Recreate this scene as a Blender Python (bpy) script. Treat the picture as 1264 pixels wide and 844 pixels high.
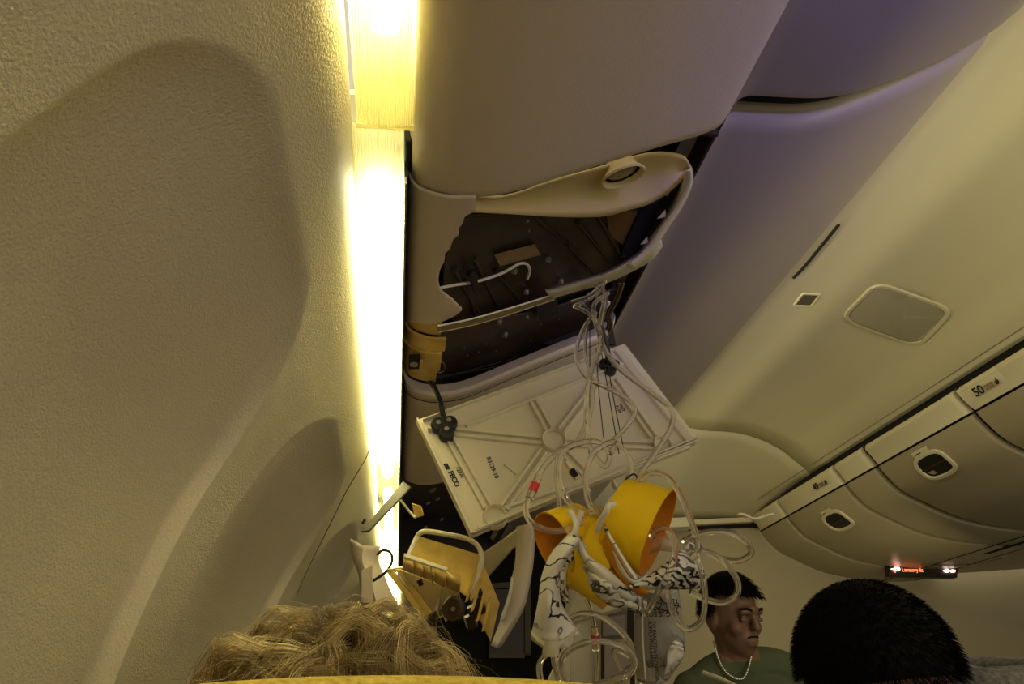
import bpy, bmesh, math, random
import numpy as np
from mathutils import Vector, Matrix, noise
random.seed(7); rng = np.random.RandomState(7)
for o in list(bpy.data.objects): bpy.data.objects.remove(o)
SC = bpy.context.scene
COL = SC.collection

# ------------------------------------------------------------------ camera
FPX, CX, CY = 843.0, 632.0, 422.0
VP = (487.0, 908.0)                       # vanishing point of the cabin's long axis
Fv = Vector((VP[0]-CX, CY-VP[1], -FPX)).normalized()
Zy = (FPX**2+(VP[0]-CX)**2)/(VP[1]-CY)
Uv = Vector((VP[0]-CX, Zy, -FPX)); Uv = (Uv-Fv*Uv.dot(Fv)).normalized()
Rv = Fv.cross(Uv)
M3 = Matrix((Rv, Fv, Uv))                 # camera axes -> world axes (x right, y forward, z up)
cam = bpy.data.objects.new('camera', bpy.data.cameras.new('camera'))
COL.objects.link(cam); cam.matrix_world = M3.to_4x4()
cam.data.sensor_width = 36.0; cam.data.lens = FPX/1264*36; cam.data.clip_start = 0.02
SC.camera = cam
# ------------------------------------------------------------------ world and light
SC.view_settings.view_transform = 'Standard'; SC.view_settings.look = 'None'
SC.view_settings.exposure = 0.95; SC.view_settings.gamma = 1.0; SC.view_settings.use_curve_mapping = False
W = bpy.data.worlds.new('cabin_air'); SC.world = W; W.use_nodes = True
W.node_tree.nodes['Background'].inputs[0].default_value = (0.50, 0.435, 0.305, 1)
W.node_tree.nodes['Background'].inputs[1].default_value = 0.76

def area(name, loc, target, sx, sy, power, color):
    l = bpy.data.lights.new(name, 'AREA'); l.shape = 'RECTANGLE'; l.size = sx; l.size_y = sy
    l.energy = power; l.color = color
    o = bpy.data.objects.new(name, l); COL.objects.link(o)
    d = Vector(target)-Vector(loc); o.location = loc
    o.rotation_euler = d.to_track_quat('-Z', 'Y').to_euler(); return o
area('cove_light', (0.985, 1.2, 1.035), (1.25, 1.2, 1.25), 4.6, 0.03, 4.2, (1.0, 0.86, 0.42))
area('far_cove_light', (2.16, 1.4, 0.985), (1.75, 1.4, 1.15), 3.8, 0.03, 0.9, (1.0, 0.86, 0.5))
area('mood_light', (0.85, -0.85, 0.22), (0.78, 0.66, 0.82), 0.8, 0.10, 0.75, (0.36, 0.30, 1.0)).data.spread = math.radians(34)
area('mood_light', (1.0, -0.9, 0.40), (0.85, 0.1, 0.90), 0.3, 0.2, 0.30, (0.45, 0.38, 1.0)).data.spread = math.radians(120)
area('aisle_fill', (1.5, 0.6, 0.35), (1.4, 2.6, 0.9), 0.9, 0.9, 2.6, (1.0, 0.88, 0.52))  # warm ambient fill added above the aisle, not a cabin fixture
area('bulkhead_fill', (1.9, 2.5, 0.2), (1.5, 3.7, 0.3), 1.2, 0.4, 0.9, (1.0, 0.84, 0.42))  # added fill that brightens the bulkhead, no fixture there

# ------------------------------------------------------------------ geometry helpers
def ray(px, py): return M3 @ (Vector((px-CX, CY-py, -FPX))/FPX)
def P(px, py, d): return ray(px, py)*d                       # a photograph pixel at a depth in metres
def PY(px, py, y): r = ray(px, py); return r*(y/r.y)
def PL(px, py, off=0.0):                                     # on the sloping underside of the service row
    r = ray(px, py); return r*((0.45+off)/(r.z-0.42*r.x))
def proj(p):
    c = M3.transposed() @ Vector(p); return (CX+FPX*c.x/-c.z, CY-FPX*c.y/-c.z)

def lk(name, me, mats, parent=None):
    o = bpy.data.objects.new(name, me); COL.objects.link(o)
    for m in (mats if isinstance(mats, (list, tuple)) else [mats]): me.materials.append(m)
    if parent: o.parent = parent; o.matrix_parent_inverse = parent.matrix_world.inverted()
    return o
def tag(o, label=None, cat=None, group=None, kind=None):
    if label: o['label'] = label
    if cat: o['category'] = cat
    if group: o['group'] = group
    if kind: o['kind'] = kind
    return o
def empty(name, loc, label, cat, group=None, kind=None):
    o = bpy.data.objects.new(name, None); COL.objects.link(o); o.location = loc; o.empty_display_size = 0.05
    o.matrix_world = Matrix.Translation(Vector(loc)); return tag(o, label, cat, group, kind)

class MB:
    def __init__(s): s.v = []; s.f = []; s.mi = []
    def add(s, vs, fs, mi=0):
        b = len(s.v); s.v += [tuple(v) for v in vs]; s.f += [tuple(b+i for i in f) for f in fs]; s.mi += [mi]*len(fs); return s
    def grid(s, rows, closed=False, mi=0):
        n = len(rows[0]); fs = []
        for i in range(len(rows)-1):
            for j in range(n if closed else n-1):
                k = (j+1) % n
                fs.append((i*n+j, i*n+k, (i+1)*n+k, (i+1)*n+j))
        return s.add([v for r in rows for v in r], fs, mi)
    def box(s, lo, hi, mi=0):
        x0, y0, z0 = lo; x1, y1, z1 = hi
        return s.add([(x0,y0,z0),(x1,y0,z0),(x1,y1,z0),(x0,y1,z0),(x0,y0,z1),(x1,y0,z1),(x1,y1,z1),(x0,y1,z1)],
                     [(0,3,2,1),(4,5,6,7),(0,1,5,4),(1,2,6,5),(2,3,7,6),(3,0,4,7)], mi)
    def hexa(s, q, t, n=None, mi=0):                          # quad q (4 points) thickened by t
        q = [Vector(p) for p in q]
        if n is None: n = (q[2]-q[0]).cross(q[3]-q[1]).normalized()
        b = [p+n*t for p in q]
        return s.add(q+b, [(3,2,1,0),(4,5,6,7),(0,1,5,4),(1,2,6,5),(2,3,7,6),(3,0,4,7)], mi)
    def poly(s, pts, t, n=None, mi=0):                        # polygon thickened by t
        q = [Vector(p) for p in pts]; k = len(q)
        if n is None:
            n = Vector((0,0,0))
            for i in range(k): n += (q[i]-q[0]).cross(q[(i+1) % k]-q[0])
            n.normalize()
        b = [p+n*t for p in q]
        return s.add(q+b, [tuple(range(k))[::-1], tuple(range(k, 2*k))]+[(i, (i+1) % k, k+(i+1) % k, k+i) for i in range(k)], mi)
    def tube(s, pts, r, n=8, mi=0, cap=True):
        pts = [Vector(p) for p in pts]; m = len(pts)
        T = [(pts[min(i+1, m-1)]-pts[max(i-1, 0)]).normalized() for i in range(m)]
        a = Vector((0,0,1)) if abs(T[0].z) < .9 else Vector((1,0,0))
        N = (a-T[0]*a.dot(T[0])).normalized(); rows = []
        for i in range(m):
            N = (N-T[i]*N.dot(T[i])).normalized(); B = T[i].cross(N)
            rr = r[i] if isinstance(r, (list, tuple)) else r
            rows.append([pts[i]+(N*math.cos(2*math.pi*k/n)+B*math.sin(2*math.pi*k/n))*rr for k in range(n)])
        b = len(s.v); s.grid(rows, True, mi)
        if cap:
            s.f.append(tuple(b+k for k in range(n))[::-1]); s.f.append(tuple(b+(m-1)*n+k for k in range(n))); s.mi += [mi, mi]
        return s
    def disc(s, c, n, r, h, k=20, mi=0, r2=None, ax=None):    # short cylinder, c base centre, n direction
        c = Vector(c); n = Vector(n).normalized(); a = ax or (Vector((0,0,1)) if abs(n.z) < .9 else Vector((1,0,0)))
        u = (a-n*a.dot(n)).normalized(); w = n.cross(u); r2 = r if r2 is None else r2
        A = [c+(u*math.cos(2*math.pi*i/k)+w*math.sin(2*math.pi*i/k))*r for i in range(k)]
        B = [c+n*h+(u*math.cos(2*math.pi*i/k)+w*math.sin(2*math.pi*i/k))*r2 for i in range(k)]
        return s.add(A+B, [tuple(range(k))[::-1], tuple(range(k, 2*k))]+[(i, (i+1) % k, k+(i+1) % k, k+i) for i in range(k)], mi)
    def lathe(s, c, n, prof, k=40, mi=0, sq=1.0, ax=None):    # prof [(r, h)], open
        c = Vector(c); n = Vector(n).normalized(); a = Vector(ax) if ax else (Vector((0,0,1)) if abs(n.z) < .9 else Vector((1,0,0)))
        u = (a-n*a.dot(n)).normalized(); w = n.cross(u)
        rows = [[c+n*h+(u*math.cos(2*math.pi*i/k)+w*sq*math.sin(2*math.pi*i/k))*r for i in range(k)] for r, h in prof]
        return s.grid(rows, True, mi)
    def ball(s, c, r, k=16, m=10, mi=0, rot=None):
        c = Vector(c); r = r if hasattr(r, '__len__') else (r, r, r); rows = []
        for i in range(m+1):
            t = math.pi*i/m
            row = [Vector((r[0]*math.sin(t)*math.cos(2*math.pi*j/k), r[1]*math.sin(t)*math.sin(2*math.pi*j/k), r[2]*math.cos(t))) for j in range(k)]
            rows.append([c+(rot @ v if rot else v) for v in row])
        return s.grid(rows, True, mi)
    def mesh(s, name, smooth=True, weld=True):
        me = bpy.data.meshes.new(name); me.from_pydata(s.v, [], s.f)
        me.polygons.foreach_set('material_index', s.mi)
        bm = bmesh.new(); bm.from_mesh(me)
        if weld: bmesh.ops.remove_doubles(bm, verts=bm.verts, dist=1e-5)
        bmesh.ops.recalc_face_normals(bm, faces=bm.faces)
        if smooth:
            for e in bm.edges:
                if len(e.link_faces) == 2 and e.calc_face_angle(0) > 0.7: e.smooth = False
            for f in bm.faces: f.smooth = True
        bm.to_mesh(me); bm.free(); return me
    def build(s, name, mats, parent=None, smooth=True, bevel=0, seg=2, solid=0, sub=0):
        o = lk(name, s.mesh(name, smooth), mats, parent)
        if solid: m = o.modifiers.new('t', 'SOLIDIFY'); m.thickness = abs(solid); m.offset = 1 if solid > 0 else -1
        if bevel:
            m = o.modifiers.new('b', 'BEVEL'); m.width = bevel; m.segments = seg; m.limit_method = 'ANGLE'; m.angle_limit = 0.6
        if sub: m = o.modifiers.new('s', 'SUBSURF'); m.levels = sub; m.render_levels = sub
        return o

def cr(pts, n=10):                                            # Catmull-Rom through points
    p = [Vector(q) for q in pts]; p = [p[0]*2-p[1]]+p+[p[-1]*2-p[-2]]; out = []
    for i in range(1, len(p)-2):
        for k in range(n):
            t = k/n; a, b, c, d = p[i-1], p[i], p[i+1], p[i+2]
            out.append(0.5*((2*b)+(c-a)*t+(2*a-5*b+4*c-d)*t*t+(3*b-a-3*c+d)*t**3))
    out.append(p[-2]); return out
def resample(pts, n):
    p = [Vector(q) for q in pts]; L = [0]
    for i in range(1, len(p)): L.append(L[-1]+(p[i]-p[i-1]).length)
    out = []; j = 0
    for k in range(n):
        t = L[-1]*k/(n-1)
        while j < len(p)-2 and L[j+1] < t: j += 1
        u = (t-L[j])/max(1e-9, L[j+1]-L[j]); out.append(p[j].lerp(p[j+1], min(1, max(0, u))))
    return out
def px_curve(pts, n=8):                                       # [(px, py, depth)] -> smooth 3D polyline
    return cr([P(*q) for q in pts], n)

class Profile:                                                # a cross section (x, z) that runs along y
    def __init__(s, pts, smooth=0):
        if smooth: pts = [(q.x, q.z) for q in cr([(a, 0, b) for a, b in pts], smooth)]
        s.p = [Vector((a, b)) for a, b in pts]; s.L = [0]
        for i in range(1, len(s.p)): s.L.append(s.L[-1]+(s.p[i]-s.p[i-1]).length)
    def at(s, u):
        for i in range(len(s.p)-1):
            if u <= s.L[i+1] or i == len(s.p)-2:
                return s.p[i].lerp(s.p[i+1], (u-s.L[i])/(s.L[i+1]-s.L[i]))
    def nor(s, u):
        t = s.at(min(u+1e-3, s.L[-1]))-s.at(max(u-1e-3, 0)); t.normalize(); return Vector((-t.y, 0, t.x))
    def pt(s, u, y, off=0):
        q = s.at(u); n = s.nor(u); return Vector((q.x, y, q.y))+n*off
    def hit(s, px, py):
        r = ray(px, py); best = None
        for i in range(len(s.p)-1):
            a, b = s.p[i], s.p[i+1]; d = b-a; det = -r.x*d.y+r.z*d.x
            if abs(det) < 1e-9: continue
            t = (-a.x*d.y+a.y*d.x)/det; u = (r.x*a.y-r.z*a.x)/det
            if -1e-3 <= u <= 1.001 and t > 0 and (best is None or t < best[2]): best = (s.L[i]+u*(s.L[i+1]-s.L[i]), t*r.y, t)
        if best is None:                                      # just outside the section: use its nearest point
            th = math.atan2(r.x, r.z); i = min(range(len(s.p)), key=lambda k: abs(math.atan2(s.p[k].x, s.p[k].y)-th))
            t = s.p[i].length/math.hypot(r.x, r.z); best = (s.L[i], t*r.y, t)
        return best
    def on(s, px, py, off=0): u, y, t = s.hit(px, py); return s.pt(u, y, off)
    def extrude(s, ys, mb=None, off=0, u0=0, u1=None):
        mb = mb or MB(); u1 = u1 or s.L[-1]
        us = sorted(set([u0, u1]+[l for l in s.L if u0 < l < u1]))
        return mb.grid([[s.pt(u, y, off) for u in us] for y in ys])
    def band(s, a, b, w, h, mb, n=14, off=0):                 # raised strip on the surface between (u, y) points
        pts = [(a[0]+(b[0]-a[0])*i/n, a[1]+(b[1]-a[1])*i/n) for i in range(n+1)]
        return s.path(pts, w, h, mb, off)
    def path(s, pts, w, h, mb, off=0):
        rows = []; m = len(pts)
        for i, (u, y) in enumerate(pts):
            p = s.pt(u, y, off); q0 = s.pt(*pts[max(i-1, 0)], off); q1 = s.pt(*pts[min(i+1, m-1)], off)
            if pts[0] == pts[-1] and i in (0, m-1): q0 = s.pt(*pts[m-2], off); q1 = s.pt(*pts[1], off)
            t = (q1-q0).normalized(); n = s.nor(u); b = t.cross(n)
            rows.append([p-b*w/2, p-b*w/3+n*h, p+b*w/3+n*h, p+b*w/2])
        return mb.grid(rows)

# ------------------------------------------------------------------ materials
def mat(name, col, rough=0.6, bump=0, bscale=200, spec=0.4, metal=0, trans=0, ior=1.45, emit=None, es=0, var=0, vscale=8,
        alpha=1, sss=0, col2=None, bdist=0.001, coat=0):
    m = bpy.data.materials.new(name); m.use_nodes = True; nt = m.node_tree; b = nt.nodes['Principled BSDF']
    b.inputs['Base Color'].default_value = (*col, 1); b.inputs['Roughness'].default_value = rough
    b.inputs['Specular IOR Level'].default_value = spec; b.inputs['Metallic'].default_value = metal
    b.inputs['Transmission Weight'].default_value = trans; b.inputs['IOR'].default_value = ior
    b.inputs['Alpha'].default_value = alpha; b.inputs['Coat Weight'].default_value = coat
    if sss:
        b.inputs['Subsurface Weight'].default_value = sss; b.inputs['Subsurface Radius'].default_value = (0.02, 0.01, 0.004); b.inputs['Subsurface Scale'].default_value = 0.5
    if emit: b.inputs['Emission Color'].default_value = (*emit, 1); b.inputs['Emission Strength'].default_value = es
    tc = nt.nodes.new('ShaderNodeTexCoord')
    if bump:
        n = nt.nodes.new('ShaderNodeTexNoise'); n.inputs['Scale'].default_value = bscale; n.inputs['Detail'].default_value = 2.5
        bp = nt.nodes.new('ShaderNodeBump'); bp.inputs['Strength'].default_value = bump; bp.inputs['Distance'].default_value = bdist
        nt.links.new(tc.outputs['Object'], n.inputs['Vector']); nt.links.new(n.outputs[0], bp.inputs['Height']); nt.links.new(bp.outputs[0], b.inputs['Normal'])
    if var:
        n = nt.nodes.new('ShaderNodeTexNoise'); n.inputs['Scale'].default_value = vscale; n.inputs['Detail'].default_value = 5
        r = nt.nodes.new('ShaderNodeMix'); r.data_type = 'RGBA'; c2 = col2 or tuple(c*(1-var) for c in col)
        r.inputs['A'].default_value = (*col, 1); r.inputs['B'].default_value = (*c2, 1)
        mr = nt.nodes.new('ShaderNodeMapRange'); mr.inputs[1].default_value = 0.35; mr.inputs[2].default_value = 0.65
        nt.links.new(tc.outputs['Object'], n.inputs['Vector']); nt.links.new(n.outputs[0], mr.inputs[0])
        nt.links.new(mr.outputs[0], r.inputs['Factor']); nt.links.new(r.outputs['Result'], b.inputs['Base Color'])
    return m
M = {}
M['wall'] = mat('textured_sidewall', (0.71, 0.64, 0.48), 0.42, 0.7, 400, 0.4, bdist=0.0020)
M['fairing'] = mat('beige_fairing_plastic', (0.63, 0.545, 0.45), 0.5, 0.3, 420, 0.35)
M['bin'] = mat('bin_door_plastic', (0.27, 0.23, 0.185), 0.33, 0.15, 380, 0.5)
M['ceiling'] = mat('ceiling_laminate', (0.58, 0.54, 0.38), 0.55, 0.12, 300, 0.3)
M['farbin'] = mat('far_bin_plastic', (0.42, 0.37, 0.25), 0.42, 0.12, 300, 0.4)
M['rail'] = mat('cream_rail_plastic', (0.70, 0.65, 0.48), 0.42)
M['bulk'] = mat('bulkhead_laminate', (0.45, 0.40, 0.27), 0.6, 0.2, 60, 0.3)
M['cream'] = mat('cream_moulded_plastic', (0.66, 0.60, 0.45), 0.42, 0.08, 250)
M['ochre'] = mat('ochre_plastic', (0.66, 0.53, 0.27), 0.45, 0.1, 250)
M['white'] = mat('white_moulding', (0.66, 0.62, 0.56), 0.4)
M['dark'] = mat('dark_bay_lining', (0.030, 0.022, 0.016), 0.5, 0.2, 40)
M['brown'] = mat('dark_brown_tray', (0.060, 0.040, 0.028), 0.35, 0.15, 30, var=0.5, vscale=14)
M['black'] = mat('black_rubber', (0.012, 0.012, 0.012), 0.42)
M['gap'] = mat('shadow_gap', (0.01, 0.009, 0.007), 0.9)
M['metal'] = mat('dull_metal', (0.45, 0.42, 0.36), 0.35, metal=0.9)
M['label'] = mat('brown_paper_label', (0.30, 0.20, 0.11), 0.6, var=0.3, vscale=30)
M['amber'] = mat('amber_plastic', (0.92, 0.64, 0.17), 0.25, 0.1, 60, trans=0.3, var=0.35, vscale=18)
M['yellow'] = mat('yellow_silicone', (1.0, 0.66, 0.012), 0.42, 0.05, 150, sss=0.12, spec=0.35)
M['orange'] = mat('shaded_silicone', (0.72, 0.29, 0.02), 0.45, sss=0.2)  # same yellow silicone; light and shade inside the cup painted as orange
M['clear'] = mat('clear_vinyl_tube', (1.0, 0.96, 0.86), 0.06, trans=0.94, ior=1.42, spec=0.6)
M['red'] = mat('red_flow_indicator', (0.60, 0.03, 0.03), 0.3)
M['elastic'] = mat('white_elastic', (0.80, 0.77, 0.66), 0.7, 0.4, 300)
M['ink'] = mat('black_ink', (0.012, 0.012, 0.012), 0.6)
M['seat'] = mat('mustard_seat_fabric', (0.50, 0.33, 0.03), 0.85, 0.6, 260, var=1, vscale=160, col2=(0.74, 0.58, 0.14))
M['skin'] = mat('skin', (0.20, 0.105, 0.068), 0.5, 0.1, 150, sss=0.1)
M['hoodie'] = mat('grey_marl_jersey', (0.26, 0.25, 0.23), 0.9, 0.5, 500, var=1, vscale=140, col2=(0.12, 0.12, 0.11))
M['shirt'] = mat('olive_green_jersey', (0.085, 0.105, 0.055), 0.85, 0.3, 60)
M['hair_black'] = mat('black_hair', (0.008, 0.007, 0.006), 0.7, spec=0.15)
M['screen'] = mat('dark_sign_glass', (0.03, 0.022, 0.018), 0.4, spec=0.3)
M['red_light'] = mat('red_lit_text', (0.9, 0.1, 0.05), 0.5, emit=(1.0, 0.16, 0.07), es=1.6)
M['white_light'] = mat('white_lit_icon', (0.9, 0.8, 0.7), 0.5, emit=(1.0, 0.72, 0.62), es=2.4)
M['silver'] = mat('silver_chain', (0.85, 0.82, 0.72), 0.22, metal=1)
M['carpet'] = mat('dark_blue_carpet', (0.05, 0.05, 0.07), 0.95, 0.5, 90)
M['grille'] = mat('perforated_grille', (0.36, 0.33, 0.24), 0.6, 0.9, 420, bdist=0.002)

def hair_mat():
    m = bpy.data.materials.new('dark_blond_hair'); m.use_nodes = True; nt = m.node_tree; b = nt.nodes['Principled BSDF']
    at = nt.nodes.new('ShaderNodeAttribute'); at.attribute_name = 'tone'
    cr_ = nt.nodes.new('ShaderNodeValToRGB'); e = cr_.color_ramp.elements
    e[0].color = (0.07, 0.04, 0.014, 1); e[1].color = (0.90, 0.74, 0.40, 1); e.new(0.5).color = (0.42, 0.29, 0.11, 1)
    nt.links.new(at.outputs['Fac'], cr_.inputs[0]); nt.links.new(cr_.outputs[0], b.inputs['Base Color'])
    b.inputs['Roughness'].default_value = 0.38; b.inputs['Specular IOR Level'].default_value = 0.5
    return m
M['hair_blond'] = hair_mat()

def bag_mat(name, lo, hi, alpha, base=(0.80, 0.77, 0.67), scale=34):
    # clear-white plastic film printed with black branching lines
    m = bpy.data.materials.new(name); m.use_nodes = True; nt = m.node_tree; b = nt.nodes['Principled BSDF']
    tc = nt.nodes.new('ShaderNodeTexCoord'); mp = nt.nodes.new('ShaderNodeMapping'); mp.inputs['Scale'].default_value = (1.0, 0.6, 1.3)
    mp.inputs['Rotation'].default_value = (0.4, 0.9, 0.3)
    w = nt.nodes.new('ShaderNodeTexWave'); w.inputs['Scale'].default_value = scale; w.inputs['Distortion'].default_value = 13; w.inputs['Detail'].default_value = 3; w.inputs['Detail Scale'].default_value = 1.6
    r = nt.nodes.new('ShaderNodeMapRange'); r.inputs[1].default_value = lo; r.inputs[2].default_value = hi
    n2 = nt.nodes.new('ShaderNodeTexNoise'); n2.inputs['Scale'].default_value = 19
    r2 = nt.nodes.new('ShaderNodeMapRange'); r2.inputs[1].default_value = 0.40; r2.inputs[2].default_value = 0.52
    mul = nt.nodes.new('ShaderNodeMath'); mul.operation = 'MULTIPLY'
    mx = nt.nodes.new('ShaderNodeMix'); mx.data_type = 'RGBA'; mx.inputs['A'].default_value = (*base, 1); mx.inputs['B'].default_value = (0.012, 0.012, 0.014, 1)
    L = nt.links.new
    L(tc.outputs['Object'], mp.inputs[0]); L(mp.outputs[0], w.inputs[0]); L(w.outputs['Fac'], r.inputs[0]); L(tc.outputs['Object'], n2.inputs[0]); L(n2.outputs[0], r2.inputs[0])
    L(r.outputs[0], mul.inputs[0]); L(r2.outputs[0], mul.inputs[1]); L(mul.outputs[0], mx.inputs['Factor']); L(mx.outputs['Result'], b.inputs['Base Color'])
    b.inputs['Roughness'].default_value = 0.28; b.inputs['Alpha'].default_value = alpha
    b.inputs['Specular IOR Level'].default_value = 0.6
    return m
M['bag_print'] = bag_mat('printed_bag_film', 0.50, 0.62, 1.0)
M['bag_light'] = bag_mat('lightly_printed_bag_film', 0.93, 0.96, 1.0, (0.82, 0.79, 0.69), 14)
M['bag_clear'] = bag_mat('smoky_bag_film', 0.95, 0.975, 0.80, (0.42, 0.40, 0.36), 12)

def lens_mat():
    m = bpy.data.materials.new('ribbed_light_lens'); m.use_nodes = True; nt = m.node_tree
    for n in list(nt.nodes): nt.nodes.remove(n)
    out = nt.nodes.new('ShaderNodeOutputMaterial'); tr = nt.nodes.new('ShaderNodeBsdfTransparent'); tr.inputs[0].default_value = (1, 0.97, 0.80, 1)
    tl = nt.nodes.new('ShaderNodeBsdfTranslucent'); tl.inputs[0].default_value = (0.85, 0.80, 0.36, 1)
    pr = nt.nodes.new('ShaderNodeBsdfPrincipled'); pr.inputs['Base Color'].default_value = (0.78, 0.75, 0.42, 1); pr.inputs['Roughness'].default_value = 0.25
    a = nt.nodes.new('ShaderNodeMixShader'); a.inputs[0].default_value = 0.5; c = nt.nodes.new('ShaderNodeMixShader'); c.inputs[0].default_value = 0.38
    L = nt.links.new; L(tl.outputs[0], a.inputs[1]); L(pr.outputs[0], a.inputs[2]); L(a.outputs[0], c.inputs[1]); L(tr.outputs[0], c.inputs[2]); L(c.outputs[0], out.inputs[0])
    return m
M['lens'] = lens_mat()
M['tube_light'] = mat('fluorescent_tube', (1, 1, 0.9), 0.5, emit=(1.0, 0.95, 0.60), es=17)
M['reflector'] = mat('lamp_reflector', (0.85, 0.83, 0.62), 0.5)

def text_part(s, size, origin, xdir, ndir, m, parent, depth=0.0003, name='lettering', bold=0.0):
    cu = bpy.data.curves.new('txt', 'FONT'); cu.body = s; cu.size = size; cu.extrude = depth; cu.offset = bold
    t = bpy.data.objects.new('txt', cu); COL.objects.link(t)
    me = bpy.data.meshes.new_from_object(t.evaluated_get(bpy.context.evaluated_depsgraph_get()))
    bpy.data.objects.remove(t)
    x = Vector(xdir).normalized(); n = Vector(ndir); n = (n-x*n.dot(x)).normalized(); y = n.cross(x)
    mt = Matrix((x, y, n)).transposed().to_4x4(); mt.translation = Vector(origin)
    me.transform(mt); me.materials.clear(); return lk(name, me, m, parent)

# ================================================================== SETTING
# ---- left sidewall with window pockets
WP = Profile([(-.040,.512),(-.047,.490),(-.06,.465),(-.10,.415),(-.15,.35),(-.2,.27),(-.24,.17),(-.27,.05),(-.285,-.1),(-.29,-.5),(-.27,-1.15)], 6)
POCK = [(0.285-1.262, 0.785-1.262), (0.285-.631, 0.785-.631), (0.285, 0.785), (0.905, 1.405), (1.50, 2.02), (2.15, 2.68), (2.80, 3.30)]
def pocket(u, y):
    top = 0.100+.0; best = 0
    for a, b in POCK:
        if not a-.02 < y < b+.02: continue
        yc, hw = (a+b)/2, (b-a)/2; yy = y+0.0*(u-top)
        r = 0.11+0.09*min(1, max(0, (yy-yc)/hw+.5))
        qx = abs(yy-yc)-hw+r; qz = (top-u)+r
        d = min(max(qx, qz), 0)+math.hypot(max(qx, 0), max(qz, 0))-r
        d = -d
        if d > 0:
            w = min(1, max(0, (yy-yc)/hw*.5+.5)); w = w*w*(3-2*w)
            e = (1-math.exp(-d/.0045))*w+(1-math.exp(-d/.018))*(1-w)
            best = max(best, 0.021*e+0.014*min(1, d/0.2))
    return best
us = list(np.linspace(0, 0.10, 14))+list(np.linspace(0.104, 0.62, 170))+list(np.linspace(0.66, WP.L[-1], 20))
ys = list(np.arange(-1.2, 0.2, 0.02))+list(np.arange(0.2, 0.95, 0.0028))+list(np.arange(0.95, 1.5, 0.005))+list(np.arange(1.5, 3.76, 0.0125))
mb = MB(); mb.grid([[WP.pt(u, y, -0.0)+WP.nor(u)*-pocket(u, y) if False else WP.pt(u, y)+Vector((-1, 0, -.15))*pocket(u, y) for u in us] for y in ys])
wall = tag(mb.build('wall_left', M['wall'], smooth=True), 'textured beige sidewall with arched window pockets', None, None, 'structure')
for p in wall.data.polygons: p.use_smooth = True
seam = MB(); pts = [WP.hit(455, 557)[:2], WP.hit(430, 602)[:2], WP.hit(400, 662)[:2], WP.hit(366, 735)[:2]]
pts = [(p.x, p.y) for p in cr([(a, b, 0) for a, b in pts], 6)]
WP.path(pts, 0.003, 0.0016, seam, 0.0); seam.build('seam_strip', M['rail'], wall)
seam = MB(); WP.path([(a, b-0.003) for a, b in pts], 0.0016, 0.0008, seam, 0.0); seam.build('seam_gap', M['gap'], wall)

# ---- floor, bulkhead, right wall
tag(MB().box((-.4, -1.2, -1.2), (5.2, 3.8, -1.15)).build('floor', M['carpet'], smooth=False), 'dark cabin floor', None, None, 'structure')
bulk = tag(MB().box((-.4, 3.72, -1.15), (5.2, 3.78, 0.97)).build('wall_front', M['bulk'], smooth=False), 'plain beige bulkhead closing the cabin', None, None, 'structure')
tag(MB().box((5.1, -1.2, -1.15), (5.16, 3.75, 1.3)).build('wall_right', M['bulk'], smooth=False), 'far side wall of the cabin', None, None, 'structure')
# ---- ceiling
CP = Profile([(1.00,1.085),(1.10,1.115),(1.20,1.155),(1.30,1.20),(1.42,1.215),(1.54,1.195),(1.66,1.185),(1.78,1.155),(1.90,1.09),(1.98,1.01),(2.03,.955)], 5)
ceil = tag(CP.extrude([-1.2+.15*i for i in range(28)]+[3.0]).build('ceiling', M['ceiling'], solid=0.01), 'curved beige ceiling panels over the aisle', None, None, 'structure')
mb = MB(); n = 26; us_ = [CP.L[-1]*i/n for i in range(n+1)]
rows = []
for k in range(9):
    t = k/8; row = []
    for u in us_:
        a = CP.pt(u, 3.006); b = Vector((a.x, 3.70, 0.93-.03*(a.x-1.4)))
        s = t; row.append(Vector((a.x, 3.006+(.70)*t, a.z+(b.z-a.z)*(s**1.5)*1.0)))
    rows.append(row)
mb.grid(rows); mb.build('end_panel', M['ceiling'], ceil, solid=0.008)
mb = MB(); CP.path([(u, 3.003) for u in us_], 0.022, 0.006, mb); mb.build('seam_strip', M['rail'], ceil)
mb = MB(); CP.path([(u, 2.993) for u in us_], 0.007, 0.0075, mb); mb.build('seam_gap', M['gap'], ceil)
for yj in (0.1,):
    pass
# bulkhead top trims
t1 = tag(MB().box((0.9, 3.66, 0.895), (2.3, 3.72, 0.925)).build('trim_1', M['rail'], bevel=.006), 'cream trim along bulkhead top', None, None, 'structure')
t2 = tag(MB().box((0.9, 3.69, 0.875), (2.3, 3.72, 0.890)).build('trim_2', M['gap'], bevel=.002), 'dark joint under bulkhead trim', None, None, 'structure')

# ================================================================== LEFT ROW: lamps
def ribbed(x0, x1, z0, z1, y0, y1, n=26, amp=0.0022, sag=0.012, endcap=False):
    mb = MB(); us = [i/(n*4) for i in range(n*4+1)]
    def row(y, s=1.0, dz=0):
        r = []
        for u in us:
            x = x0+(x1-x0)*(0.5+(u-.5)*s); z = z0+(z1-z0)*u - sag*math.sin(math.pi*u)**0.5*s + amp*abs(math.sin(math.pi*n*u))+dz
            r.append(Vector((x, y, z)))
        return r
    rows = [row(y0+(y1-y0)*k/20) for k in range(21)]
    if endcap: rows = [[v+Vector((0, -0.012, 0.022)) for v in row(y0, .96)], [v+Vector((0, -0.007, 0.004)) for v in row(y0, .99)]]+rows
    mb.grid(rows); return mb
lt = empty('sidewall_light', (0, -.3, .52), 'glowing ribbed ceiling-edge lamp at top of picture, blown out white', 'light')
ribbed(-.036, .0205, .515, .515, -1.2, .475).build('lens', M['lens'], lt)
MB().box((-.042, -1.2, .585), (.03, .50, .592)).build('reflector', M['reflector'], lt)
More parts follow.
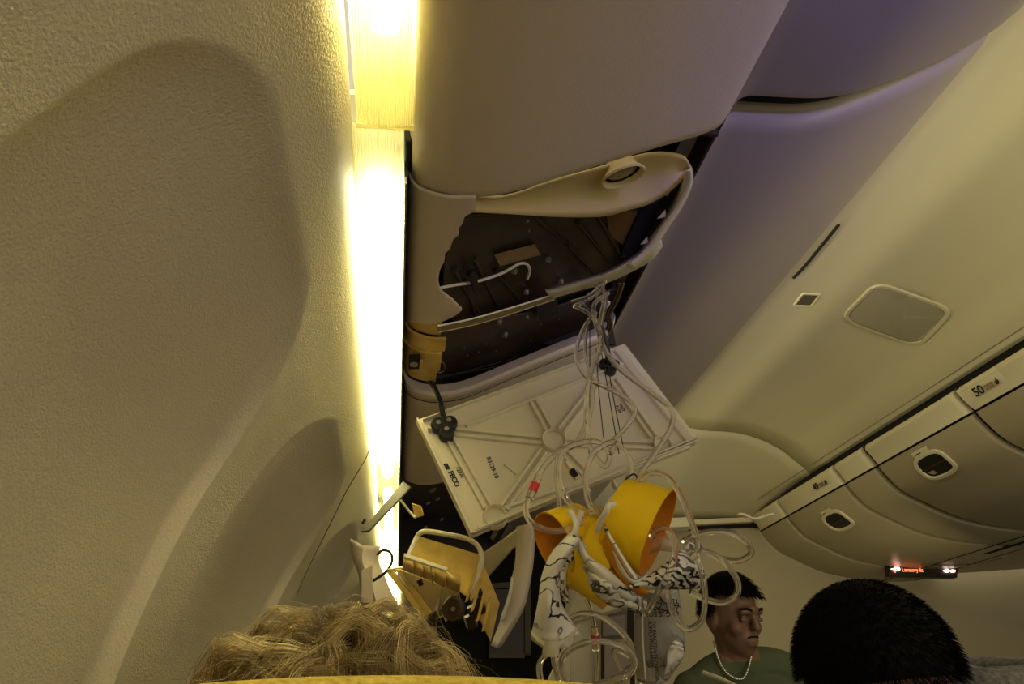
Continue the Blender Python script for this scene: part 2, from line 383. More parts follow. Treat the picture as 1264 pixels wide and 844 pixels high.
MB().tube([(-.008, -1.15, .552), (-.008, .40, .552)], .013, 14).build('lamp_tube', M['tube_light'], lt)
MB().box((-.036, .478, .512), (.020, .484, .585)).build('end_plate', M['lens'], lt)
lt2 = empty('sidewall_light', (0, 1.0, .5), 'long ribbed yellow-white lamp between window wall and broken overhead row', 'light')
ribbed(-.041, .0085, .497, .497, .495, 1.60, n=24, endcap=True).build('lens', M['lens'], lt2)
MB().box((-.045, .49, .565), (.012, 2.2, .572)).build('reflector', M['reflector'], lt2)
MB().tube([(-.016, .60, .535), (-.016, 1.56, .535)], .013, 14).build('lamp_tube', M['tube_light'], lt2)
lt3 = empty('sidewall_light', (0, 2.2, .5), 'farthest ribbed lamp section, just above the broken beige bracket', 'light')
ribbed(-.037, .008, .503, .503, 1.63, 3.6, n=20).build('lens', M['lens'], lt3)
MB().tube([(-.016, 1.7, .535), (-.016, 3.4, .535)], .012, 12).build('lamp_tube', M['tube_light'], lt3)
MB().box((-.045, 1.6, .565), (.012, 3.7, .572)).build('reflector', M['reflector'], lt3)
ch = empty('mounting_channel', (.02, 1.0, .5), 'narrow dark metal channel between the long lamp and overhead panels', 'channel')
MB().box((.010, .53, .495), (.0135, 2.9, .60)).build('channel_web', M['black'], ch, smooth=False)
MB().box((.0105, .53, .486), (.0125, 2.9, .4945)).build('channel_lip', M['metal'], ch, smooth=False)
MB().box((.010, .50, .515), (.026, .545, .535)).build('bracket', M['black'], ch, bevel=.002)

# ================================================================== LEFT ROW: overhead panels
PP = Profile([(.0165,.580),(.0150,.530),(.022,.506),(.040,.495),(.070,.489),(.12,.497),(.2,.531),(.3,.574),(.375,.605),(.402,.6265),(.410,.645)], 4)
near = empty('overhead_fairing', (.2, 0, .55), 'smooth beige overhead panel nearest the camera, above the broken one', 'panel')
mb = MB(); us_ = [PP.L[-1]*i/60 for i in range(61)]
rows = [[PP.pt(u, y) for u in us_] for y in [-1.2+.1*i for i in range(17)]+[.50, .54]]
rows += [[PP.pt(u, .552)+Vector((0, 0, .0015)) for u in us_], [PP.pt(u, .558)+Vector((0, 0, .006)) for u in us_], [PP.pt(u, .558)+Vector((0, 0, .016)) for u in us_]]
mb.grid(rows); mb.build('shell', M['fairing'], near)
# ---- fairing ahead of the opening
def fairing(name, y0, y1, label):
    e = empty(name, (.2, y0, .55), label, 'panel', None)
    mb = MB(); rr = []
    for dy, dz in ((.012,.030),(.004,.018),(.0,.010),(.003,.004),(.010,.0012),(.017,.002),(.020,.0035),(.024,.001),(.032,.0)):
        rr.append([PP.pt(u, y0+dy)+Vector((0, 0, dz)) for u in us_])
    for k in range(1, 12): rr.append([PP.pt(u, y0+.032+(y1-y0-.05)*k/11) for u in us_])
    rr.append([PP.pt(u, y1-.006)+Vector((0,0,.002)) for u in us_]); rr.append([PP.pt(u, y1)+Vector((0,0,.012)) for u in us_])
    mb.grid(rr); mb.build('shell', M['fairing'], e)
    mb = MB(); PP.path([(u, y0+.018) for u in us_[3:]], .0022, -.0008, mb, -.0004); mb.build('edge_groove', M['gap'], e)
    return e
fairing('overhead_fairing', 1.05, 1.53, 'intact beige overhead panel just above the hanging ribbed tray')
fairing('overhead_fairing', 2.95, 3.69, 'last overhead panel, deepest in the cabin beyond the second opening')
# ---- dark bay
bay = empty('service_bay', (.2, .6, .6), 'dark open cavity behind the torn overhead panel', 'cavity')
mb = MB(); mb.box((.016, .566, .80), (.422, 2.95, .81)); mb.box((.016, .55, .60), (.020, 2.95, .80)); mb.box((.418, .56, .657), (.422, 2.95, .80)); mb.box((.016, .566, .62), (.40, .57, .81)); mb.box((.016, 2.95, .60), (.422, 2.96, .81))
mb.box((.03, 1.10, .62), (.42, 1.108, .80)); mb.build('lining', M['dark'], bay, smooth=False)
# molded tray inside
def tray_pt(px, py, off=0): return PL(px, py, 0.075+off)
tr = MB(); q = [(548,325),(562,268),(700,262),(852,250),(800,330),(690,372),(560,398),(545,372)]
tr.poly([tray_pt(*a) for a in q], .006, Vector((0,0,1))); tr.build('moulded_tray', M['brown'], bay, bevel=.002)
up = Vector((-.42, 0, 1)).normalized(); dn = -up
for a, b, w in (((560,330),(590,385),.012),((585,318),(615,378),.012),((610,332),(640,368),.010),((573,345),(588,392),.008),((700,300),(745,348),.010),((712,272),(752,322),.010),((735,262),(775,330),.01),((655,262),(700,300),.008)):
    A, B = tray_pt(*a), tray_pt(*b); d = (B-A).normalized(); s = d.cross(up)*w/2
    m_ = MB(); m_.add([A-s, A+s, B+s*.6, B-s*.6, A-s*.4+dn*.007, A+s*.4+dn*.007, B+s*.2+dn*.004, B-s*.2+dn*.004], [(0,1,2,3),(4,7,6,5),(0,4,5,1),(1,5,6,2),(2,6,7,3),(3,7,4,0)])
    m_.build('rib', M['brown'], bay, bevel=.0015)
mb = MB(); mb.hexa([tray_pt(610,314,-.006), tray_pt(660,301,-.006), tray_pt(667,314,-.006), tray_pt(617,328,-.006)], .001, dn); tag(mb.build('paper_label', M['label'], bay, smooth=False), 'faded brown sticker')
for i, (x, y) in enumerate([(634,333),(676,319),(692,346),(649,359),(640,358),(602,349)]):
    if i > 3: continue
    m_ = MB(); c = tray_pt(x, y, -.004); m_.disc(c, dn, .0052, .003, 16); m_.disc(c+dn*.003, dn, .0036, .003, 8); m_.disc(c+dn*.006, dn, .0016, .0015, 8); m_.build('screw', M['metal'], bay)
c = px = [tray_pt(x, y, -.014) for x, y in ((530,358),(560,352),(590,347),(620,337),(640,326),(650,326),(654,334),(651,344))]
tag(MB().tube(cr(c, 6), .0022, 8).build('hose', M['elastic'], bay), 'thin white hose')
m_ = MB(); c = tray_pt(581, 335, -.010); m_.disc(c, dn, .007, .008, 14); m_.hexa([tray_pt(577,338,-.012), tray_pt(586,336,-.012), tray_pt(590,354,-.012), tray_pt(583,357,-.012)], .007, dn); tag(m_.build('hose_clip', M['black'], bay, bevel=.001), 'black hose clip')
for x, y, s in ((650,258,.004),(651,272,.003),(653,284,.003),(709,301,.0012),(770,316,.0014)):
    MB().disc(tray_pt(x, y, -.008), dn, s*.7, .002, 8).build('rivet', M['metal'], bay)
# second part of the cavity
def low_pt(px, py, off=0): return PL(px, py, 0.055+off)
m_ = MB(); m_.poly([low_pt(*a) for a in ((540,412),(690,378),(765,355),(776,352),(756,405),(640,458),(545,474))], .006, Vector((0,0,1))); m_.build('lower_tray', M['brown'], bay, bevel=.002)
m_ = MB(); m_.hexa([low_pt(660,372,-.006), low_pt(686,366,-.006), low_pt(690,385,-.006), low_pt(663,394,-.006)], .004, dn); m_.build('cover_plate', M['black'], bay, bevel=.001)
for x, y, r in ((616,396,.0055),(623,412,.0055),(650,390,.003)):
    m_ = MB(); c = low_pt(x, y, -.005); m_.disc(c, dn, r, .003, 14); m_.disc(c+dn*.003, dn, r*.6, .003, 8); m_.build('screw', M['metal'], bay)
for x, y in ((573,429),(577,438),(591,434),(612,433),(640,408),(668,400),(690,394),(703,386),(655,420),(600,424)):
    MB().disc(low_pt(x, y, -.005), dn, .0013, .0015, 7).build('rivet', M['metal'], bay)
m_ = MB(); m_.tube([low_pt(*a, -.012) for a in ((537,466),(560,462),(620,452),(680,432),(745,405))], .003, 6); m_.build('cable', M['black'], bay)
m_ = MB(); m_.tube([low_pt(*a, -.012) for a in ((555,447),(563,462),(572,459),(640,441))], .0012, 6); m_.build('cable', M['black'], bay)
m_ = MB(); m_.tube(cr([low_pt(*a, -.010) for a in ((536,452),(540,446),(547,447),(549,456),(542,460),(537,455))], 4), .001, 6); tag(m_.build('wire_loop', M['metal'], bay), 'small wire loop')
m_ = MB(); m_.disc(tray_pt(826, 270, -.01), dn, .010, .003, 14)
# pale rounded brown pieces in the upper right of the cavity
m_ = MB(); m_.poly([tray_pt(*a, .01) for a in ((722,262),(745,262),(752,275),(752,288),(742,292),(720,280))], .004, up); m_.build('fibre_pad', mat('grey_fibre_pad', (.16,.13,.10), .7), bay)
m_ = MB(); m_.poly([tray_pt(*a, -.004) for a in ((748,262),(790,262),(773,305),(752,290))], .004, up); m_.build('side_pad', mat('rust_brown_pad', (.16,.085,.03), .7), bay)
m_ = MB(); m_.poly([tray_pt(*a, -.008) for a in ((790,262),(850,228),(822,290),(800,325),(766,318),(772,300))], .004, up); m_.build('black_cover', M['gap'], bay)

# ---- torn left remnant
PR = Profile([(.0155,.575),(.0150,.535),(.020,.508),(.036,.4955),(.066,.490),(.12,.499),(.2,.533),(.3,.577),(.395,.62)], 5)
torn = empty('torn_panel', (.05, .6, .5), 'torn remnant of beige overhead panel with a jagged edge, beside the long lamp', 'panel')
J = [PR.hit(*a)[:2] for a in ((584,262),(573,264),(572,272),(566,280),(566,288),(559,294),(556,304),(549,312),(549,320),(543,332),(541,345),(543,355),(549,361),(559,368),(566,376),(571,380),(562,388),(545,396),(530,399),(512,397),(499,391))]
Jy = [j[1] for j in J]
def umax(y):
    best = None
    for i in range(len(J)-1):
        a, b = J[i], J[i+1]
        if min(a[1], b[1])-1e-6 <= y <= max(a[1], b[1])+1e-6:
            v = a[0]+(b[0]-a[0])*((y-a[1])/(b[1]-a[1]) if abs(b[1]-a[1]) > 1e-7 else 0)
            best = v if best is None else max(best, v)
    return best if best is not None else J[0][0]
yE = max(Jy); mb = MB(); rows = []
for k in range(81):
    y = .549+(yE-.001-.549)*k/80; u1 = umax(max(y, min(Jy)))
    rows.append([PR.pt(.035+(u1-.035)*i/24, y) for i in range(25)])
mb.grid(rows); mb.build('shell', M['fairing'], torn, solid=0.0022)
# ---- amber clip below it
clip = empty('latch_block', PR.pt(.08, .88), 'amber curved latch block at the left corner of the dark opening', 'latch')
for (ya, yb, uo, o) in ((.765,.845,.118,-.001),(.847,.885,.126,.004),(.887,.945,.122,.006),(.947,.985,.118,.004)):
    mb = MB(); mb.grid([[PR.pt(.045+(uo-.045)*i/16, y, -o if True else 0) for i in range(17)] for y in (ya, ya+.004, (ya+yb)/2, yb-.004, yb)])
    mb.build('segment', M['amber'], clip, solid=0.004, bevel=.0008)
c0 = PR.pt(.088, .915, -.012)
nn = -PR.nor(.088)
m_ = MB(); m_.box((c0.x-.010, .895, c0.z-.001), (c0.x+.006, .935, c0.z+.003)); m_.build('slot', M['gap'], clip)
m_ = MB(); m_.disc((c0.x-.002, .917, c0.z-.004), (0, 0, 1), .006, .004, 14); m_.build('latch_button', M['metal'], clip)
m_ = MB(); m_.box((c0.x+.006, .905, c0.z-.004), (c0.x+.011, .922, c0.z+.0)); m_.build('tab', M['amber'], clip, bevel=.001)

# ---- clear strip and white broken edging across the opening
strip = empty('edge_strip', PL(610, 385, -.005), 'thin translucent strip spanning the opening with a bright edge', 'strip')
a_ = [PL(x, y, -.004) for x, y in ((541,402),(580,394),(620,383),(650,374),(682,364))]
MB().tube(cr(a_, 5), .0013, 6).build('bright_edge', M['elastic'], strip)
b_ = [PL(x, y, -.002) for x, y in ((541,410),(580,402),(620,391),(650,381),(684,370))]
MB().grid([cr(a_, 5), cr(b_, 5)]).build('film', mat('olive_clear_film', (.35,.28,.12), .15, alpha=.55, spec=.8), strip, solid=.001)
MB().tube(cr(b_, 5), .0008, 6).build('dull_edge', M['ochre'], strip)
edg = empty('broken_edging', PL(740, 345, -.006), 'broken off-white edging spanning the middle of the dark opening', 'edging')
r0 = [PL(x, y, 0.0) for x, y in ((673,357),(710,346),(745,335),(775,319),(800,302),(812,290))]
r1 = [PL(x, y, -.012) for x, y in ((676,361),(711,350),(746,339),(777,323),(803,306),(815,293))]
r2 = [PL(x, y, -.004) for x, y in ((682,369),(714,359),(750,349),(785,333),(806,320),(818,304))]
MB().grid([cr(r0, 5), cr(r1, 5), cr(r2, 5)]).build('moulding', M['white'], edg, solid=.002)
rim = empty('opening_rim', PL(820, 290, -.006), 'curved off-white rim hanging loose along the right side of opening', 'rim')
o0 = [(853,209),(856,216),(853,233),(841,258),(824,283),(804,312),(781,333)]
o1 = [(849,211),(850,217),(847,232),(835,256),(818,280),(798,308),(776,328)]
o2 = [(846,214),(843,224),(836,240),(826,258),(812,280),(800,296),(790,310)]
K0 = cr([PL(x, y, -.014) for x, y in o0], 5); K1 = cr([PL(x, y, -.014) for x, y in o1], 5); K2 = cr([PL(x, y, .02) for x, y in o2], 5)
MB().grid([K0, K1]).build('edge', M['cream'], rim, solid=.0025)
MB().grid([K1, K2]).build('inner_flange', M['white'], rim, solid=.0015)
for x, y, s in ((822,268,1),(826,277,.8),(815,290,1),(800,300,.9)):
    c = PL(x, y, -.004); m_ = MB(); m_.add([c, c+Vector((-.012*s, .004, .0)), c+Vector((-.004, -.012*s, .004)), c+Vector((0, 0, .01))], [(0,1,2),(0,2,3),(0,3,1),(1,3,2)]); m_.build('tab', M['white'], rim)
# ---- reading light panel under the near panel's edge
rl = empty('reading_light_panel', PL(720, 235, .02), 'ochre panel with recessed round reading light at top of the torn opening', 'panel')
top = [(575,240),(620,242),(680,222),(740,205),(800,188),(840,190),(852,203),(856,212)]
bot = [(580,262),(620,264),(690,267),(743,266),(775,258),(800,251),(830,234),(852,213)]
T = cr([PL(x, y, .022) for x, y in top], 6); B = cr([PL(x, y, .015) for x, y in bot], 6)
mb = MB(); rows = []
for k in range(11):
    t = k/10; rows.append([a.lerp(b, t)+Vector((0, 0, .012*math.sin(math.pi*t))) for a, b in zip(resample(T, 40), resample(B, 40))])
mb.grid(rows); mb.build('shell', M['ochre'], rl, solid=.003)
c = PL(768, 214, .010); ax = Vector((.42*.6, .25, -1)).normalized()
MB().lathe(c, ax, [(.021,-.004),(.026,.001),(.0285,.004),(.0265,.006),(.0235,.003),(.021,-.004),(.019,-.014),(.0,-.014)], 32).build('bezel', M['ochre'], rl)
MB().lathe(c-ax*.004, ax, [(.0205,.0),(.018,.003),(.010,.006),(.0,.007)], 28).build('lens_cap', mat('dim_lamp_glass', (.32,.27,.17), .25), rl)
m_ = MB(); m_.tube(cr([PL(*a, .004) for a in ((798,199),(815,203),(826,212),(826,224))], 5), .0015, 6)

# ================================================================== LEFT OVERHEAD BINS
BP = Profile([(.404,.706),(.430,.684),(.448,.701),(.470,.712),(.515,.713),(.577,.717),(.647,.738),(.762,.795),(.896,.873),(.975,.93),(1.015,.968),(1.012,1.00),(.98,1.025),(.93,1.03)], 4)
ub = [BP.L[-1]*i/70 for i in range(71)]
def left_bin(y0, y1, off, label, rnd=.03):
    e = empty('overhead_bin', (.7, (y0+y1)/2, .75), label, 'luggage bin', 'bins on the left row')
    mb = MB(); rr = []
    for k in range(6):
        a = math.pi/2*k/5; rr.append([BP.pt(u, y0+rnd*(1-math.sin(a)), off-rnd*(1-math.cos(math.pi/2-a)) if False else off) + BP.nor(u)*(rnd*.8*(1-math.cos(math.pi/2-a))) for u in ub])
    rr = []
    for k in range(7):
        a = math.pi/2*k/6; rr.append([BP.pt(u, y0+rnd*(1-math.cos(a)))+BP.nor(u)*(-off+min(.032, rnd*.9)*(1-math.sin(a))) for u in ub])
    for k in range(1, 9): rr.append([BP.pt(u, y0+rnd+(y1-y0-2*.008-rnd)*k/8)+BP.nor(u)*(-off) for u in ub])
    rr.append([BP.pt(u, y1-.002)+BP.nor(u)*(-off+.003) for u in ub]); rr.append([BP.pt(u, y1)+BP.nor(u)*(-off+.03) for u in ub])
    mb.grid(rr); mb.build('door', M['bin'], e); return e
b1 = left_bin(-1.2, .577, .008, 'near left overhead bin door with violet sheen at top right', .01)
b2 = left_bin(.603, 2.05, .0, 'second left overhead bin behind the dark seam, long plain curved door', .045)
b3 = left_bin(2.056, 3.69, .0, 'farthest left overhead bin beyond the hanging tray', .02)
m_ = MB(); m_.grid([[BP.pt(u, y)+BP.nor(u)*.020 for u in ub[2:62]] for y in (.572, .612)]); m_.build('shadow_gap', M['gap'], b2)
c = BP.on(838, 382, 0); m_ = MB(); m_.disc(c, -BP.nor(BP.hit(838,382)[0]), .0022, .001, 10); m_.build('screw', M['metal'], b2)
c = BP.on(943, 165, 0); m_ = MB(); m_.disc(c, -BP.nor(BP.hit(943,165)[0]), .0010, .001, 10); m_.build('screw', M['metal'], b2)
r = ray(1012, 309); c = r*(1.30/r.x) 
# black slot at the lower ceiling edge
lat = MB(); q = [CP.hit(x, y) for x, y in ((979,342),(995,325),(1030,282),(1034,277))]
pa = [CP.pt(a[0], a[1], -.002) for a in q]; lat.tube(cr(pa, 4), .006, 8); lat.build('slot', M['gap'], ceil)

# ================================================================== CEILING FITTINGS
def rounded(pts, k=6, rr=.22):
    out = []; n = len(pts)
    for i in range(n):
        p, a, b = Vector(pts[i]), Vector(pts[i-1]), Vector(pts[(i+1) % n])
        A = p.lerp(a, rr); B = p.lerp(b, rr)
        for j in range(k+1): t = j/k; out.append(A.lerp(p, t).lerp(p.lerp(B, t), t))
    return out
def ring_on(prof, quad, w, h, off=0, rr=.22):
    loop = [(p.x, p.y) for p in rounded(quad, 6, rr)]; hits = [prof.hit(*p)[:2] for p in loop]; hits.append(hits[0])
    mb = MB(); prof.path(hits, w, h, mb, off); return mb, hits
gr = empty('speaker_grille', CP.on(1107, 387), 'rounded rectangular speaker grille in the aisle ceiling', 'grille')
mb, hits = ring_on(CP, [(1038,392),(1082,348),(1176,382),(1134,427)], .017, -.007); mb.build('frame', M['ceiling'], gr)
m_ = MB(); m_.poly([CP.pt(u, y, -.002) for u, y in hits[:-1]], .002, Vector((0,0,-1))); m_.build('mesh_panel', M['grille'], gr, smooth=False)
ht = empty('ceiling_spotlight', CP.on(996, 370), 'small rhombic ceiling light window beside the speaker grille', 'light')
mb, hits = ring_on(CP, [(980,376),(991,362),(1012,363),(1001,377)], .010, -.004, 0, .1); mb.build('frame', M['rail'], ht)
m_ = MB(); m_.poly([CP.pt(u, y, -.001) for u, y in hits[:-1]], .001, Vector((0,0,-1))); m_.build('glass', mat('grey_glass', (.10,.09,.07), .2), ht, smooth=False)

# ================================================================== CENTRE BINS (right)
CB = Profile([(2.005,.918),(2.035,.868),(2.06,.805),(2.115,.725),(2.20,.670),(2.36,.590),(2.60,.535),(2.86,.515),(3.10,.535)], 6)
RAILU = CB.hit(1230, 491)[0]
uc = [CB.L[-1]*i/90 for i in range(91)]
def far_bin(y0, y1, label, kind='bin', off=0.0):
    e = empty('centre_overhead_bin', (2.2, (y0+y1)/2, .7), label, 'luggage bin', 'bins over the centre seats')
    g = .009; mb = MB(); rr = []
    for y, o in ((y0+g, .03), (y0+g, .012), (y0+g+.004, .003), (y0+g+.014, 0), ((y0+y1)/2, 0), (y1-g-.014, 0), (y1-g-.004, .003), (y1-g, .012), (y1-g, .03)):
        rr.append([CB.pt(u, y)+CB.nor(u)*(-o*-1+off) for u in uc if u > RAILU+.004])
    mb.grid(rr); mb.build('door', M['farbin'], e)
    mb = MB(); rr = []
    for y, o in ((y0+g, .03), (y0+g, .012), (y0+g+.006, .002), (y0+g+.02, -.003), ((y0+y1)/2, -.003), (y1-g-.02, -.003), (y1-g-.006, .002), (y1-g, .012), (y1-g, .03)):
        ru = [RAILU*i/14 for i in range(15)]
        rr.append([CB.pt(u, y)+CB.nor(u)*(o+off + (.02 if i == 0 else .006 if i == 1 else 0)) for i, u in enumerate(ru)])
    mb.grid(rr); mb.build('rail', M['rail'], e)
    return e
# put the doors so their normal offsets go upwards/inwards
bA = far_bin(.7, 1.985, 'centre overhead bin cut off at right edge, row 50 plate on its rail')
bB = far_bin(1.995, 2.56, 'centre overhead bin with the larger oval latch, middle of the row')
bC = far_bin(2.575, 2.80, 'narrow centre bin filler between the two latched doors')
bD = far_bin(2.81, 3.34, 'centre overhead bin with the smaller oval latch, above the lit sign')
bE = far_bin(3.35, 3.66, 'last narrow centre bin section touching the bulkhead')
bk = tag(MB().build('x', M['gap']) if False else CB.extrude([.7, 3.70], off=.034).build('bin_backing', M['gap']), 'black support rail behind the centre overhead bins', 'rail')
m_ = MB(); m_.box((2.045, .7, .90), (2.06, 3.7, 1.02)); 
m_.build('backing_panel', M['gap'], bk, smooth=False)
MB().tube([(1.975, .7, .965), (1.975, 3.66, .965)], .003, 6).build('edge_wire', M['metal'], bk)
def latch(e, px, py, s, ypx):
    u, y, t = CB.hit(px, py); 
    R = []
    for k in range(33):
        a = 2*math.pi*k/32; c_, s_ = math.cos(a), math.sin(a)
        R.append((u+.052*s*math.copysign(abs(s_)**.65, s_), y+.078*s*math.copysign(abs(c_)**.65, c_)))
    R[-1] = R[0]
    mb = MB(); CB.path(R, .018*s, -.008, mb); lr = mb.build('latch_ring', M['rail'], e)
    m_ = MB(); m_.poly([CB.pt(a, b, -.0015) for a, b in R[:-1]], .001, Vector((-.4,0,-1))); m_.build('latch_recess', M['black'], lr, smooth=False)
    m_ = MB(); CB.band((u, y-.07*s), (u, y+.07*s), .008, -.006, m_, 6); m_.build('latch_bar', M['brown'], lr)
    u2, y2, t2 = CB.hit(*ypx); m_ = MB(); CB.band((u2, y2-.045*s), (u2, y2+.045*s), .026*s, -.003, m_, 6); lp_ = m_.build('label_plate', M['rail'], e)
    m_ = MB(); CB.band((u2, y2-.0), (u2, y2+.035*s), .006, -.0036, m_, 6); m_.build('label_text', M['ink'], lp_)
latch(bB, 1154, 574, 1.0, (1137,558)); latch(bD, 1034, 643, 1.0, (1021,632))
def placard(e, px, py, s, text):
    u, y, t = CB.hit(px, py); n = -CB.nor(u)
    m_ = MB(); CB.band((RAILU*.5, y-.10*s), (RAILU*.5, y+.10*s), RAILU*.98, -.004, m_, 8); e = m_.build('placard', M['rail'], e)
    u = RAILU*.5; s = .8
    base = CB.pt(u+.012*s, y+.050*s, -.011)
    xd = Vector((0, -1, 0)); 
    text_part(text, .056*s, base, xd, n, M['ink'], e, name='row_number', bold=.0008)
    for i in range(3):
        for j in range(2):
            c = CB.pt(u-.010*s+.016*s*j, y-.022*s-.016*s*i, -.010); MB().box((c.x-.0008, c.y-.006*s, c.z-.0045*s), (c.x+.0008, c.y+.006*s, c.z+.0045*s)).build('pictogram', M['label'], e)
    c = CB.pt(u, y-.080*s, -.009); m_ = MB(); m_.box((c.x-.002, c.y-.007*s, c.z-.010*s), (c.x+.002, c.y+.007*s, c.z+.008*s)); m_.ball(c+Vector((0, 0, .013*s)), .004*s, 8, 6); m_.build('pictogram', M['ink'], e)
placard(bA, 1222, 487, .95, '50'); placard(bD, 1018, 608, .95, '49')
# underside service units of the centre bins: flat panels
m_ = empty('centre_service_row', (3.2, 2.4, .5), 'flat beige service panels under the centre bins beside the lit sign', 'panel')
for (xa, xb, ya, yb) in ((3.10,3.42,.7,2.3),(3.10,3.42,2.32,3.0),(3.44,3.85,.7,1.6),(3.44,3.85,1.62,2.6),(3.44,3.85,2.62,3.6),(3.10,3.42,3.02,3.6)):
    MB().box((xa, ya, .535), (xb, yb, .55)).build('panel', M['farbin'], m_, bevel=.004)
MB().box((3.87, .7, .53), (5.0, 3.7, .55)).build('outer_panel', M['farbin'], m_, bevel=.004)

for xs, w in ((2.66, .010), (2.86, .006)):
    uL = next(l for l, p in zip(CB.L, CB.p) if p.x >= xs); mb = MB(); CB.band((uL, .7), (uL, 3.64), w, -.0016, mb, 20); mb.build('joint', M['gap'], m_)
for yj in (1.75, 2.5, 2.78, 3.2):
    u0_ = next(l for l, p in zip(CB.L, CB.p) if p.x >= 2.66); mb = MB(); CB.band((u0_, yj), (CB.L[-1], yj), .006, -.0016, mb, 10); mb.build('joint', M['gap'], m_)
mb = MB(); ua_ = next(l for l, p in zip(CB.L, CB.p) if p.x >= 2.74); CB.band((ua_, 2.55), (ua_, 2.95), .035, -.002, mb, 4); mb.build('slot', M['gap'], m_)
# ---- lit sign
s0, s1, s2, s3 = PY(1098, 693, 3.3), PY(1183, 695, 3.3), PY(1182, 713, 3.3), PY(1098, 711, 3.3)
sg = empty('lit_sign', s0, 'dark overhead sign with red lettering and white lit icons', 'sign')
sg = MB().hexa([s0, s1, s2, s3], .04, Vector((0, 1, 0))).build('glass_box', M['screen'], sg, bevel=.004)
xd = (s1-s0).normalized(); ny = Vector((0, -1, 0)); w = (s1-s0).length
p = PY(1114, 705, 3.295); text_part('Lavatory lit', .026, p, xd, ny, M['red_light'], sg, bold=.0003)
def icon(pts, m):
    a = MB(); a.poly([PY(x, y, 3.294) for x, y in pts], .002, ny); a.build('icon', m, sg, smooth=False)
icon([(1099,702),(1103,701.3),(1104,700),(1110,700),(1111,702.5),(1110,704.5),(1104,704.5),(1103,703)], M['white_light'])
icon([(1102.5,704.5),(1105,698.5),(1107,698.5),(1105,707)], M['red_light'])
icon([(1164,704),(1168,702.3),(1171,702.8),(1171,706),(1168,706.6)], M['white_light'])
icon([(1172,704),(1175,702.8),(1179,703.6),(1178.6,706),(1174,706.5)], M['white_light'])

# ================================================================== HANGING RIBBED TRAY (fallen panel)
TA, TB, TC, TD = P(513,519,1.03), P(771,424,1.16), P(861,541,1.05), P(581,664,.93)
NT = ((TB-TA).cross(TD-TA)).normalized()
if NT.dot(TA) > 0: NT = -NT
def TQ(u, v, h=0):
    p = TA.lerp(TB, u).lerp(TD.lerp(TC, u), v)
    return p+NT*(h+.010*math.sin(math.pi*min(1, max(0, v)))*0+(-.035*max(0, u-.84)**2/.0256*.0))
def uvpx(px, py):
    u, v = .5, .5
    for _ in range(25):
        a = proj(TQ(u, v)); e = (px-a[0], py-a[1]); h = 1e-4
        b = proj(TQ(u+h, v)); c = proj(TQ(u, v+h))
        J_ = np.array([[(b[0]-a[0])/h, (c[0]-a[0])/h], [(b[1]-a[1])/h, (c[1]-a[1])/h]]); d = np.linalg.solve(J_, e); u += d[0]; v += d[1]
    return u, v
tray = empty('hanging_tray', TA, 'pale ribbed oxygen compartment cover hanging open under the dark bay', 'panel')
mb = MB(); nU, nV = 30, 20
mb.grid([[TQ(i/nU, j/nV) for i in range(nU+1)] for j in range(nV+1)]); mb.build('shell', M['cream'], tray, solid=.004)
def ridge(a, b, w, h, lat_=0.0, mat_=None, name='rib', n=6):
    ua, ub_ = uvpx(*a), uvpx(*b); pts = []
    A, B_ = TQ(*ua), TQ(*ub_); d = (B_-A).normalized(); s = d.cross(NT)
    rows = []
    for i in range(n+1):
        t = i/n; p = TQ(ua[0]+(ub_[0]-ua[0])*t, ua[1]+(ub_[1]-ua[1])*t)+s*lat_
        rows.append([p-s*w/2-NT*.001, p-s*w*.32+NT*h, p+s*w*.32+NT*h, p+s*w/2-NT*.001])
    m_ = MB(); m_.grid(rows); m_.add(rows[0], [(0,1,2,3)]); m_.add(rows[-1], [(3,2,1,0)]); return m_.build(name, mat_ or M['cream'], tray, bevel=.0006)
for a, b in (((562,534),(668,545)),((656,492),(678,532)),((692,533),(741,470)),((698,547),(806,551)),((671,557),(622,628)),((555,541),(602,627)),((757,470),(806,540)),((623,632),(700,606)),((693,556),(722,585))):
    ridge(a, b, .0065, .006, -.0050); ridge(a, b, .0065, .006, .0050)
ridge((575,527),(768,450), .006, .006, 0); ridge((590,652),(850,553), .006, .007, 0); ridge((586,657),(857,548), .004, .012, 0, name='lip')
ridge((583,660),(859,542), .004, .010, 0, name='lip'); ridge((515,521),(582,662), .005, .014, 0, name='lip'); ridge((522,520),(770,428), .004, .008, 0, name='lip')
ridge((762,432),(852,545), .020, .004, 0, name='lip'); ridge((528,531),(545,530), .008, .010, 0)
ridge((622,573),(638,604-18), .003, .003); 
for (x, y), r in (((683,545), .0175), ((611,639), .0155), ((816,551), .0130)):
    c = TQ(*uvpx(x, y)); MB().lathe(c, NT, [(r*1.12,-.002),(r*1.1,.008),(r*1.02,.010),(r*.92,.008),(r*.88,.002),(0,.002)], 28).build('boss', M['cream'], tray)
for (x, y) in ((759,600),(776,592),(701,617),(726,606)):
    ridge((x-3, y-4), (x+1, y+4), .005, .009)
def tdir(a, b): return (TQ(*uvpx(*b))-TQ(*uvpx(*a))).normalized()
xd = tdir((550,578), (562,602))
text_part('FECO', .0105, TQ(*uvpx(553,583), .0012), xd, NT, M['ink'], tray, bold=.0003)
m_ = MB(); m_.poly([TQ(*uvpx(*a), .001) for a in ((547,573),(552,572),(556,579),(551,580))], .0006, NT); m_.build('logo', M['ink'], tray, smooth=False)
text_part('122A', .0085, TQ(*uvpx(562,577), .0012), xd, NT, M['ink'], tray)
text_part('R3129-10', .0092, TQ(*uvpx(600,565), .0012), tdir((602,565),(612,588)), NT, M['ink'], tray)
text_part('MXT\nR129', .0065, TQ(*uvpx(764,500), .0012), tdir((764,500),(769,509)), NT, M['ink'], tray)
